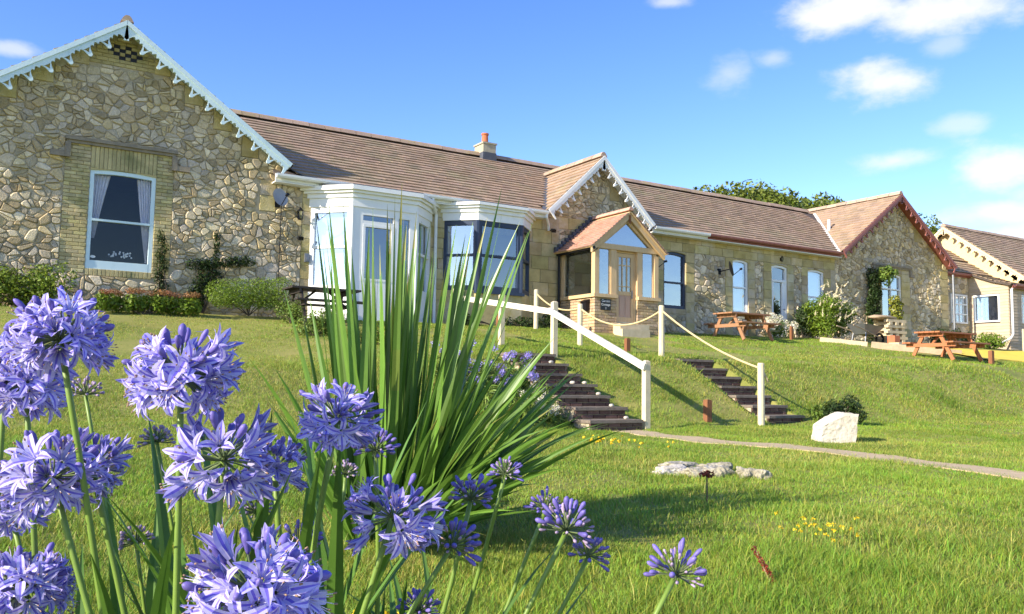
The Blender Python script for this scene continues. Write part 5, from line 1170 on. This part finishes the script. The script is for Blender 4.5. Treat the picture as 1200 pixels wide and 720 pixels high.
# ------------------------------------------------------------------ sword-leaved plant in the middle
fx = thing('sword_leaf_plant', 'tall sword-leaved plant with long green blades rising in the middle', 'plant', (1.72,3.98,gz(1.72,3.98)))
right = np.array(rt); fwd = np.array(fw)
def sword(base, dir_, L, w, droop, seed, parent=fx, m='flax_leaf', name='leaf', nseg=9, fold=.28, twist=0, gcol=None):
    q = random.Random(seed); p = Vector(base); d = Vector(dir_).normalized(); mb = MB(); st = L/nseg; side = d.cross(Vector((0,0,1)))
    if side.length < .05: side = Vector((1,0,0))
    side.normalize(); a = q.uniform(0,6.28) if twist else 0; rows = []
    face = d.cross(side).normalized(); side = side*math.cos(a)+face*math.sin(a)
    for i in range(nseg+1):
        u = i/nseg; side = (side-d*side.dot(d)).normalized(); nrm_ = side.cross(d)
        ww = w*(.55+.45*min(1,u*4))*(1-max(0,(u-.45)/.55)**1.7)*.5+.0005
        rows.append((p-side*ww+nrm_*ww*fold, p.copy(), p+side*ww+nrm_*ww*fold)); p = p+d*st; d = (d+Vector((0,0,-droop*st*(.4+u*1.5)))).normalized()
    c = gcol or q.uniform(.8,1.2)
    dead = q.random() < .25; blot = q.randrange(2, nseg) if q.random() < .14 else -1
    for k_, ((a0,a1,a2),(b0,b1,b2)) in enumerate(zip(rows, rows[1:])):
        cc = (c,c,c)
        if dead and k_ >= nseg-1: cc = (c*2.0,c*1.05,c*1.6)
        elif k_ == blot: cc = (c*1.35,c*1.02,c*1.1)
        mb.face([a0,a1,b1,b0],0,cc); mb.face([a1,a2,b2,b1],0,tuple(x*.92 for x in cc))
    return mb.build(name, m, parent, smooth=False, recalc=False)
q = random.Random(77); fb = np.array([1.72,3.98,gz(1.72,3.98)])
def flax(n, tilt, az_r, Lr, wr, dr, sd, cx=0, spread=.16):
    for i in range(n):
        th = R(q.uniform(*tilt)); a = R(q.uniform(*az_r)); dr_ = right*math.cos(a)*math.sin(th)+fwd*math.sin(a)*math.sin(th)+np.array([0,0,math.cos(th)])
        cx_ = cx*1.15; b = fb+right*(cx_+math.cos(a)*q.uniform(0,spread)+q.gauss(0,.05))+fwd*(math.sin(a)*spread*q.random())+np.array([0,0,-.02])
        sword(b, dr_, q.uniform(*Lr)*1.1, q.uniform(*wr)*.92, q.uniform(*dr)*.9, sd+i, twist=1)
flax(46, (0,11), (0,360), (1.2,1.6), (.033,.046), (.0,.05), 1000, .0, .12); flax(17, (8,20), (-60,60), (1.2,1.7), (.031,.044), (.02,.14), 1100, .08, .10); flax(8, (6,17), (120,240), (1.0,1.35), (.034,.048), (.02,.15), 1200, -.08, .12)
flax(74, (20,52), (-75,75), (.75,1.15), (.034,.05), (.3,.8), 1300, .08, .12); flax(14, (20,42), (110,250), (.65,.95), (.032,.045), (.3,.9), 1400, -.06, .12); flax(46, (40,70), (-90,90), (.5,.85), (.03,.044), (.4,1.0), 1500, .04, .14); flax(26, (10,36), (-180,180), (.6,1.0), (.034,.048), (.1,.5), 1600, 0, .15)
for i,(dx,a,L) in enumerate(((.25,-15,.42),(.1,170,.34))): sword(fb+right*dx+np.array([0,0,.12]), right*math.cos(R(a))*.9+np.array([0,0,.35]), L, .035, 1.2, 1700+i, m='dry_leaf')

# ------------------------------------------------------------------ agapanthus in the foreground
CA = np.array([.25,.20,.78]); CB = np.array([.60,.55,.94]); CW = np.array([.90,.87,.98]); CD = np.array([.16,.11,.60])
def petal_rows(mb, ax_, uu, L, w, flare, curl, c0, s):
    ww = ax_.cross(uu); rows = []; nR = 6; p = uu*.0035; ang = R(8); seg = L/(nR-1)
    for i in range(nR):
        t = i/(nR-1); wd = w*(.28+.72*math.sin(math.pi*min(1,.12+t*.74))**.8)*(1-max(0,(t-.62)/.38)**2*.93); nrm_ = (uu*math.cos(ang)-ax_*math.sin(ang)); rows.append((p.copy(), wd/2, nrm_.copy(), t))
        ang += flare/(nR-1)*(1.0 if t < .55 else curl); p = p+(ax_*math.cos(ang)+uu*math.sin(ang))*seg
    for (p0,w0,n0,t0),(p1,w1,n1,t1) in zip(rows, rows[1:]):
        t = (t0+t1)/2; edge = CB*(1-t*.35)+CA*t*.35; edge = edge*(.6+.4*t)+CW*(.4-.4*t); mid = CA*.75+CD*.25 if t > .22 else CA*.6+CW*.4; edge = edge*s; mid = mid*s; cup = .22
        L0, L1, R0, R1 = p0+ww*w0-n0*w0*cup, p1+ww*w1-n1*w1*cup, p0-ww*w0-n0*w0*cup, p1-ww*w1-n1*w1*cup; f = .26
        a0, a1 = p0+ww*w0*f, p1+ww*w1*f; b0, b1 = p0-ww*w0*f, p1-ww*w1*f
        mb.face([L0,a0,a1,L1],0,tuple(edge)); mb.face([a0,b0,b1,a1],0,tuple(mid)); mb.face([b0,R0,R1,b1],0,tuple(edge))
Z = Vector((0,0,1))
def floret_mesh(seed, ped, flare, curl, L=.048):
    r_ = random.Random(seed); mb = MB(); mb.tube([(0,0,-ped),(.002,0,-ped*.5),(0,0,0)], [.0014,.0014,.0022], 5, m=1, cap=False); ph = r_.uniform(0,6)
    for k in range(6):
        a = ph+k*math.pi/3+r_.uniform(-.08,.08); uu = Vector((math.cos(a),math.sin(a),0)); petal_rows(mb, Z, uu, L*r_.uniform(.9,1.08), (.0145 if k % 2 else .0115), R(flare*r_.uniform(.8,1.2)), curl, None, r_.uniform(.85,1.12)*(1.0,1.0,.8,1.05,.92,1.0,.85,.75,1.0,.62)[seed % 10])
    for k in range(5):
        a = ph+.5+k*1.25; d = Vector((math.cos(a)*.3,math.sin(a)*.3,1)).normalized(); e = d*L*.78+Vector((0,-.004,-.002)); mb.tube([d*.006,e], [.0007,.0006], 3, m=0, c=tuple(CW*.9), cap=False); mb.tube([e,e+d*.004], [.0014,.001], 4, m=2)
    return mb.mesh('floret', ['petal','pedicel','anther'], True)
def bud_mesh(seed, ped, L, r, m):
    mb = MB(); mb.tube([(0,0,-ped),(.001,0,-ped*.5),(0,0,0)], [.0012,.0012,.0018], 5, m=1, cap=False)
    n = 7; prof = [(0,.25),(.15,.55),(.4,.78),(.65,1),(.85,.85),(.96,.45),(1,.1)]; mb.tube([(0.0,.0015*math.sin(t*3),t*L) for t,_ in prof], [r*w for _,w in prof], n, m=0)
    return mb.mesh('bud', [m,'pedicel'], True)
FL = [floret_mesh(i, .05+.004*(i % 4), (70,86,18,96,44,104,60,30,80,10)[i % 10], (1.3,1.7,1.0,1.8,1.3,1.2,1.9,1.2,1.5,.6)[i % 10], .048 if i not in (2,9) else .043) for i in range(13)]
BD = [bud_mesh(i, .05+.006*(i % 3), .026+.003*(i % 4), .0052+.0006*(i % 3), 'bud_violet') for i in range(6)]; BP = [bud_mesh(i+9, .03+.006*(i % 3), .014+.002*(i % 3), .0034, 'bud_pale') for i in range(5)]; BS = [bud_mesh(i+19, .026+.005*(i % 3), .010, .0036, 'bud_pale') for i in range(4)]
def orient(d, roll): z = Vector(d).normalized(); qn = Z.rotation_difference(z); return qn @ Matrix.Rotation(roll, 3, 'Z').to_quaternion()
def strap(base, az, L, w, tilt, droop, parent, seed): d = Vector((math.cos(az)*math.sin(tilt),math.sin(az)*math.sin(tilt),math.cos(tilt))); sword(base, d, L, w, droop, seed, parent, 'agapanthus_leaf', nseg=9, fold=.35)
def agapanthus(label, kind, head, base, dia, seed, group, nleaf=3):
    r_ = random.Random(seed); hd = Vector(head); bs = Vector(base); bs.z = gz(bs.x,bs.y)-.02; t = thing('agapanthus', label, 'agapanthus', bs, group, world=False)
    rel = hd-bs; mb = MB(); side = Vector((r_.uniform(-.03,.03),r_.uniform(-.03,.03),0)); n = 9; rad = .0055 if kind != 'seed' else .0042
    if kind == 'bud': rad = .005
    pts = [rel*(i/n)+side*math.sin(math.pi*i/n) for i in range(n+1)]; mb.tube(pts, [rad*1.12-(rad*.2)*i/n for i in range(n+1)], 10); mb.build('stem', 'flower_stem', t, smooth=True)
    ax = (rel.normalized()*.6+Z*.4).normalized(); sc_ = dia/.205
    def put(mesh, d, dist, s, name):
        o = link(name, mesh, t); o.location = rel+d*dist; o.rotation_mode = 'QUATERNION'; o.rotation_quaternion = orient(d, r_.uniform(0,6.28)); o.scale = (s,s,s); return o
    def dirs(nn, lo, hi):
        out = []; ga = 2.39996; ph = r_.uniform(0,6)
        for i in range(nn):
            c = hi-(hi-lo)*(i+.5)/nn; c = max(-1, min(1, c+r_.uniform(-.06,.06))); s_ = math.sqrt(max(0,1-c*c)); a = ph+i*ga+r_.uniform(-.25,.25); x_ = ax.orthogonal().normalized(); y_ = ax.cross(x_); out.append((ax*c+x_*(s_*math.cos(a))+y_*(s_*math.sin(a)), c))
        return out
    if kind in ('full','loose'):
        no, nb = (36, 18) if kind == 'full' else (21, 16)
        for d, c in dirs(no, -.22 if kind == 'full' else -.38, .80):
            s_ = sc_*r_.uniform(.86,1.16); dd = (d+Vector((r_.gauss(0,.13),r_.gauss(0,.13),-.4*(1-max(0,c))+r_.gauss(0,.1)))).normalized(); put(r_.choice(FL), dd, .05*sc_*r_.uniform(.72,1.22), s_, 'floret')
        for d, c in dirs(nb, .1, 1.0): put(r_.choice(BD), d, .056*sc_*r_.uniform(.85,1.15), sc_*r_.uniform(.85,1.1), 'bud')
    elif kind == 'bud':
        for d, c in dirs(44, -.25, 1.0): s_ = dia/.12; put(r_.choice(BD if r_.random() < .5 else BP), d, .034*s_*r_.uniform(.9,1.12), s_*r_.uniform(.7,.95), 'bud')
    else:
        for d, c in dirs(34, -.15, 1.0): s_ = dia/.085; put(r_.choice(BS), d, .028*s_*r_.uniform(.85,1.12), s_*r_.uniform(.8,1.1), 'bud')
    for i in range(nleaf): strap((r_.uniform(-.05,.05),r_.uniform(-.05,.05),0), r_.uniform(0,6.28), r_.uniform(.45,.72), r_.uniform(.022,.034), R(r_.uniform(12,45)), r_.uniform(.5,2.2), t, seed*31+i)
lc = thing('strap_leaf_clump', 'clump of broad strap leaves at the bottom between the lilac stems', 'leaves', (.5,1.75,gz(.5,1.75)), world=False); q = random.Random(5)
for i in range(46): strap((q.gauss(-.06,.18),q.gauss(0,.11),0), q.uniform(0,6.28), q.uniform(.6,.98), q.uniform(.026,.042), R(q.uniform(4,30)), q.uniform(.2,1.0), lc, 9000+i)
lc = thing('strap_leaf_clump', 'clump of dark strap leaves among the budding stems below the sword leaves', 'leaves', (.8,1.75,gz(.8,1.75)), world=False)
for i in range(22): strap((q.gauss(0,.12),q.gauss(0,.1),0), q.uniform(0,6.28), q.uniform(.35,.62), q.uniform(.022,.034), R(q.uniform(10,45)), q.uniform(.5,2), lc, 9100+i)
AG = [('full',(0.098,1.591,0.056),(0.261,1.558,-1),.200,'tallest lilac agapanthus head at the far left, in front of the lawn'),('full',(0.061,1.827,-0.028),(0.139,1.833,-1),.190,'lilac agapanthus head cut by the left edge, behind the tallest one'),('full',(0.260,1.424,0.0),(0.283,1.468,-1),.205,'dense domed lilac agapanthus head left of the clipped shrub'),('loose',(0.104,1.657,-0.176),(0.394,1.501,-1),.215,'open lilac agapanthus head at the left edge below the tallest one'),('loose',(0.324,1.396,-0.133),(0.314,1.432,-1),.215,'loose wide lilac agapanthus head just below the dense domed one'),
('loose',(0.548,1.504,-0.076),(0.509,1.573,-1),.185,'lilac agapanthus head against the left side of the sword leaves'),('loose',(0.609,1.382,-0.239),(0.386,1.514,-1),.200,'lilac agapanthus head in front of the base of the sword leaves'),('full',(0.311,1.132,-0.281),(0.341,1.133,-1),.215,'large lilac agapanthus head cut by the bottom edge'),('full',(0.078,1.801,-0.387),(0.087,1.813,-1),.200,'lilac agapanthus head in the bottom left corner'),
('loose',(0.439,1.512,-0.159),(0.507,1.496,-1),.150,'smaller lilac agapanthus head at the right side of the loose wide one'),('loose',(0.168,1.706,-0.166),(0.341,1.626,-1),.160,'smaller lilac agapanthus head behind the open one at the left edge'),('full',(0.030,1.905,0.011),(0.092,1.925,-1),.170,'lilac agapanthus head at the very left edge, level with the tallest'),('loose',(0.053,1.955,-0.271),(0.336,1.782,-1),.150,'lilac agapanthus head at the left edge above the corner one'),('bud',(0.552,1.713,-0.338),(0.578,1.664,-1),.110,'budding agapanthus behind the large head cut by the bottom edge'),
('seed',(0.307,1.909,-0.138),(0.504,1.823,-1),.085,'small spent agapanthus head right below the dense domed head'),('seed',(0.283,1.945,-0.347),(0.438,1.823,-1),.085,'lowest small spent agapanthus head over the strap leaves'),('seed',(0.182,2.066,-0.043),(0.317,2.034,-1),.085,'small spent agapanthus head between the two upper left heads'),('seed',(0.504,1.859,-0.287),(0.617,1.791,-1),.080,'tiny spent agapanthus head under the loose wide head'),
('bud',(1.025,1.697,-0.214),(0.840,1.831,-1),.090,'small pale budding agapanthus at the right tips of the sword leaves'),('bud',(0.946,1.340,-0.280),(0.586,1.545,-1),.135,'budding agapanthus leaning right over the grass, the largest in bud'),('bud',(0.842,1.526,-0.238),(0.614,1.674,-1),.115,'dark budding agapanthus in the shade of the sword leaves'),('bud',(1.052,1.156,-0.336),(0.764,1.218,-1),.120,'rightmost violet budding agapanthus in the shadow on the grass'),('bud',(1.134,1.690,-0.299),(0.945,1.807,-1),.095,'pale budding agapanthus just behind the largest one in bud'),('bud',(0.701,1.687,-0.150),(0.695,1.723,-1),.100,'budding agapanthus high among the sword leaves'),('bud',(0.751,1.429,-0.306),(0.371,1.627,-1),.115,'shaded budding agapanthus right of the head before the sword leaves'),('bud',(0.799,1.661,-0.483),(0.748,1.701,-1),.100,'budding agapanthus cut by the bottom edge below the sword leaves'),('bud',(1.123,1.508,-0.373),(0.749,1.690,-1),.105,'shaded budding agapanthus under the largest one in bud'),('seed',(0.728,1.930,-0.225),(0.659,1.993,-1),.080,'small spent agapanthus head against the dark lower sword leaves')]
for i,(k_,h_,b_,d_,lab) in enumerate(AG): agapanthus(lab, k_, h_, b_, d_, 500+i, {'full':'agapanthus in flower','loose':'agapanthus in flower','bud':'agapanthus in bud','seed':'spent agapanthus heads'}[k_], 4 if k_ != 'seed' else 2)

# ------------------------------------------------------------------ grass
g = np.random.default_rng(91)
def grass_band(D0, D1, dens, half):
    A = half*(D1**2-D0**2); n = int(A*dens); r_ = np.sqrt(g.uniform(D0**2,D1**2,n)); a = g.uniform(-half,half,n); h = HEAD-a
    return r_*np.cos(h), r_*np.sin(h)
def lawn_mask(x, y):
    ok = (y < 18.35) | ((x < 5.8) & (y < 18.7))
    for x0,x1,y0,y1 in STAIRS: ok &= ~((x > x0-.01)&(x < x1+.01)&(y > y0-.1)&(y < y1-.02))
    ok &= ~((np.abs(x-path_x(y)) < .21+.06*g.normal(size=len(x)))&(y < 9.7)); ok &= ~((x > 12.9)&(x < 15.4)&(y > 16.7)); ok &= ~((x > 24.2)&(x < 33)&(y > 13.5)); ok &= ~((x > 22.3)&(x < 26)&(y > 16.2)&(g.random(len(x)) < .8)); ok &= ~((x > 31)&(y > 16))
    return ok
def grass(name, label, bands):
    V = []; F = []; S = []; Cc = []; off = 0
    for (D0,D1,dens,half,wd,seg) in bands:
        x, y = grass_band(D0,D1,dens,half); k = lawn_mask(x,y); x, y = x[k], y[k]
        cl = vnoise(x,y,1.3); fine = vnoise(x,y,5.0); bare = np.clip((vnoise(x+40,y,.9)-.74)*8,0,.92)*sms(9,11,y); k = (g.random(len(x)) < .45+.8*fine)&(g.random(len(x)) > bare); x, y, cl, fine = x[k], y[k], cl[k], fine[k]; n = len(x)
        bankm = sms(9.6,10.3,y)*(1-sms(12.2,13.2,y))*sms(2.5,5,x); upl = sms(12,13,y); z = gzv(x,y)-.004
        hgt = (.014+.021*cl**1.5+.014*fine)*(1+.5*(1-sms(3,6,np.hypot(x,y))))*(1-.45*upl*(1-sms(5,9,x)))*(1+1.2*bankm*vnoise(x,y+5,1.9)); hgt *= g.uniform(.6,1.4,n); tall = g.random(n) < .02+.07*bankm*vnoise(x+3,y,1.6); hgt = np.where(tall, hgt*1.6+.025, hgt)
        a = g.uniform(0,6.283,n); lean = hgt*g.uniform(.25,1.2,n); dx, dy = np.cos(a)*lean, np.sin(a)*lean; b = a+1.57+g.normal(size=n)*.5; w = wd*g.uniform(.7,1.3,n); px, py = np.cos(b)*w, np.sin(b)*w
        P = np.stack([x,y,z],1); T = np.stack([x+dx,y+dy,z+hgt],1); Sd = np.stack([px,py,np.zeros(n)],1)
        dry = vnoise(x,y,.55)*.6+vnoise(x,y,2.3)*.4; dryp = np.clip((dry-.5)*2.6,0,1)*.5+.05+.2*tall+.30*bankm*np.clip(vnoise(x+9,y,1.1)*2-.5,0,1)+.34*sms(6,10,y)*(1-sms(3,7,x)); isd = g.random(n) < dryp
        green = np.stack([g.uniform(.65,1.15,n),g.uniform(.8,1.2,n),g.uniform(.6,1.2,n)],1)*(.68+.42*vnoise(x,y,.8)+.3*vnoise(x,y,4.2))[:,None]; dryc = np.stack([g.uniform(1.4,2.0,n),g.uniform(1.15,1.5,n),g.uniform(1.5,2.8,n)],1); c = np.where(isd[:,None],dryc,green)
        if seg == 2:
            Mi = np.stack([x+dx*.35,y+dy*.35,z+hgt*.6],1); v = np.stack([P-Sd,P+Sd,Mi+Sd*.75,Mi-Sd*.75,T],1).reshape(-1,3); k = off+np.arange(n)*5; f = np.stack([k,k+1,k+2,k+3,k+3,k+2,k+4],1).ravel(); S.append(np.tile([4,3],n)); Cc.append(np.repeat(c,2,0)); off += 5*n
        else:
            v = np.stack([P-Sd,P+Sd,T],1).reshape(-1,3); k = off+np.arange(n)*3; f = np.stack([k,k+1,k+2],1).ravel(); S.append(np.full(n,3)); Cc.append(c); off += 3*n
        V.append(v); F.append(f)
    o = np_mesh(name, np.concatenate(V), np.concatenate(F), np.concatenate(S), np.concatenate(Cc), 'grass_blade'); return tag(o, label, 'grass', kind='stuff')
grass('lawn_grass', 'rough sunlit grass covering the lawns and the bank', [(1.2,4.6,17000,.98,.0016,2),(4.6,9,8500,.86,.0022,2),(9,15,4500,.74,.0038,1),(15,21,2000,.74,.006,1),(21,30,800,.72,.009,1)])
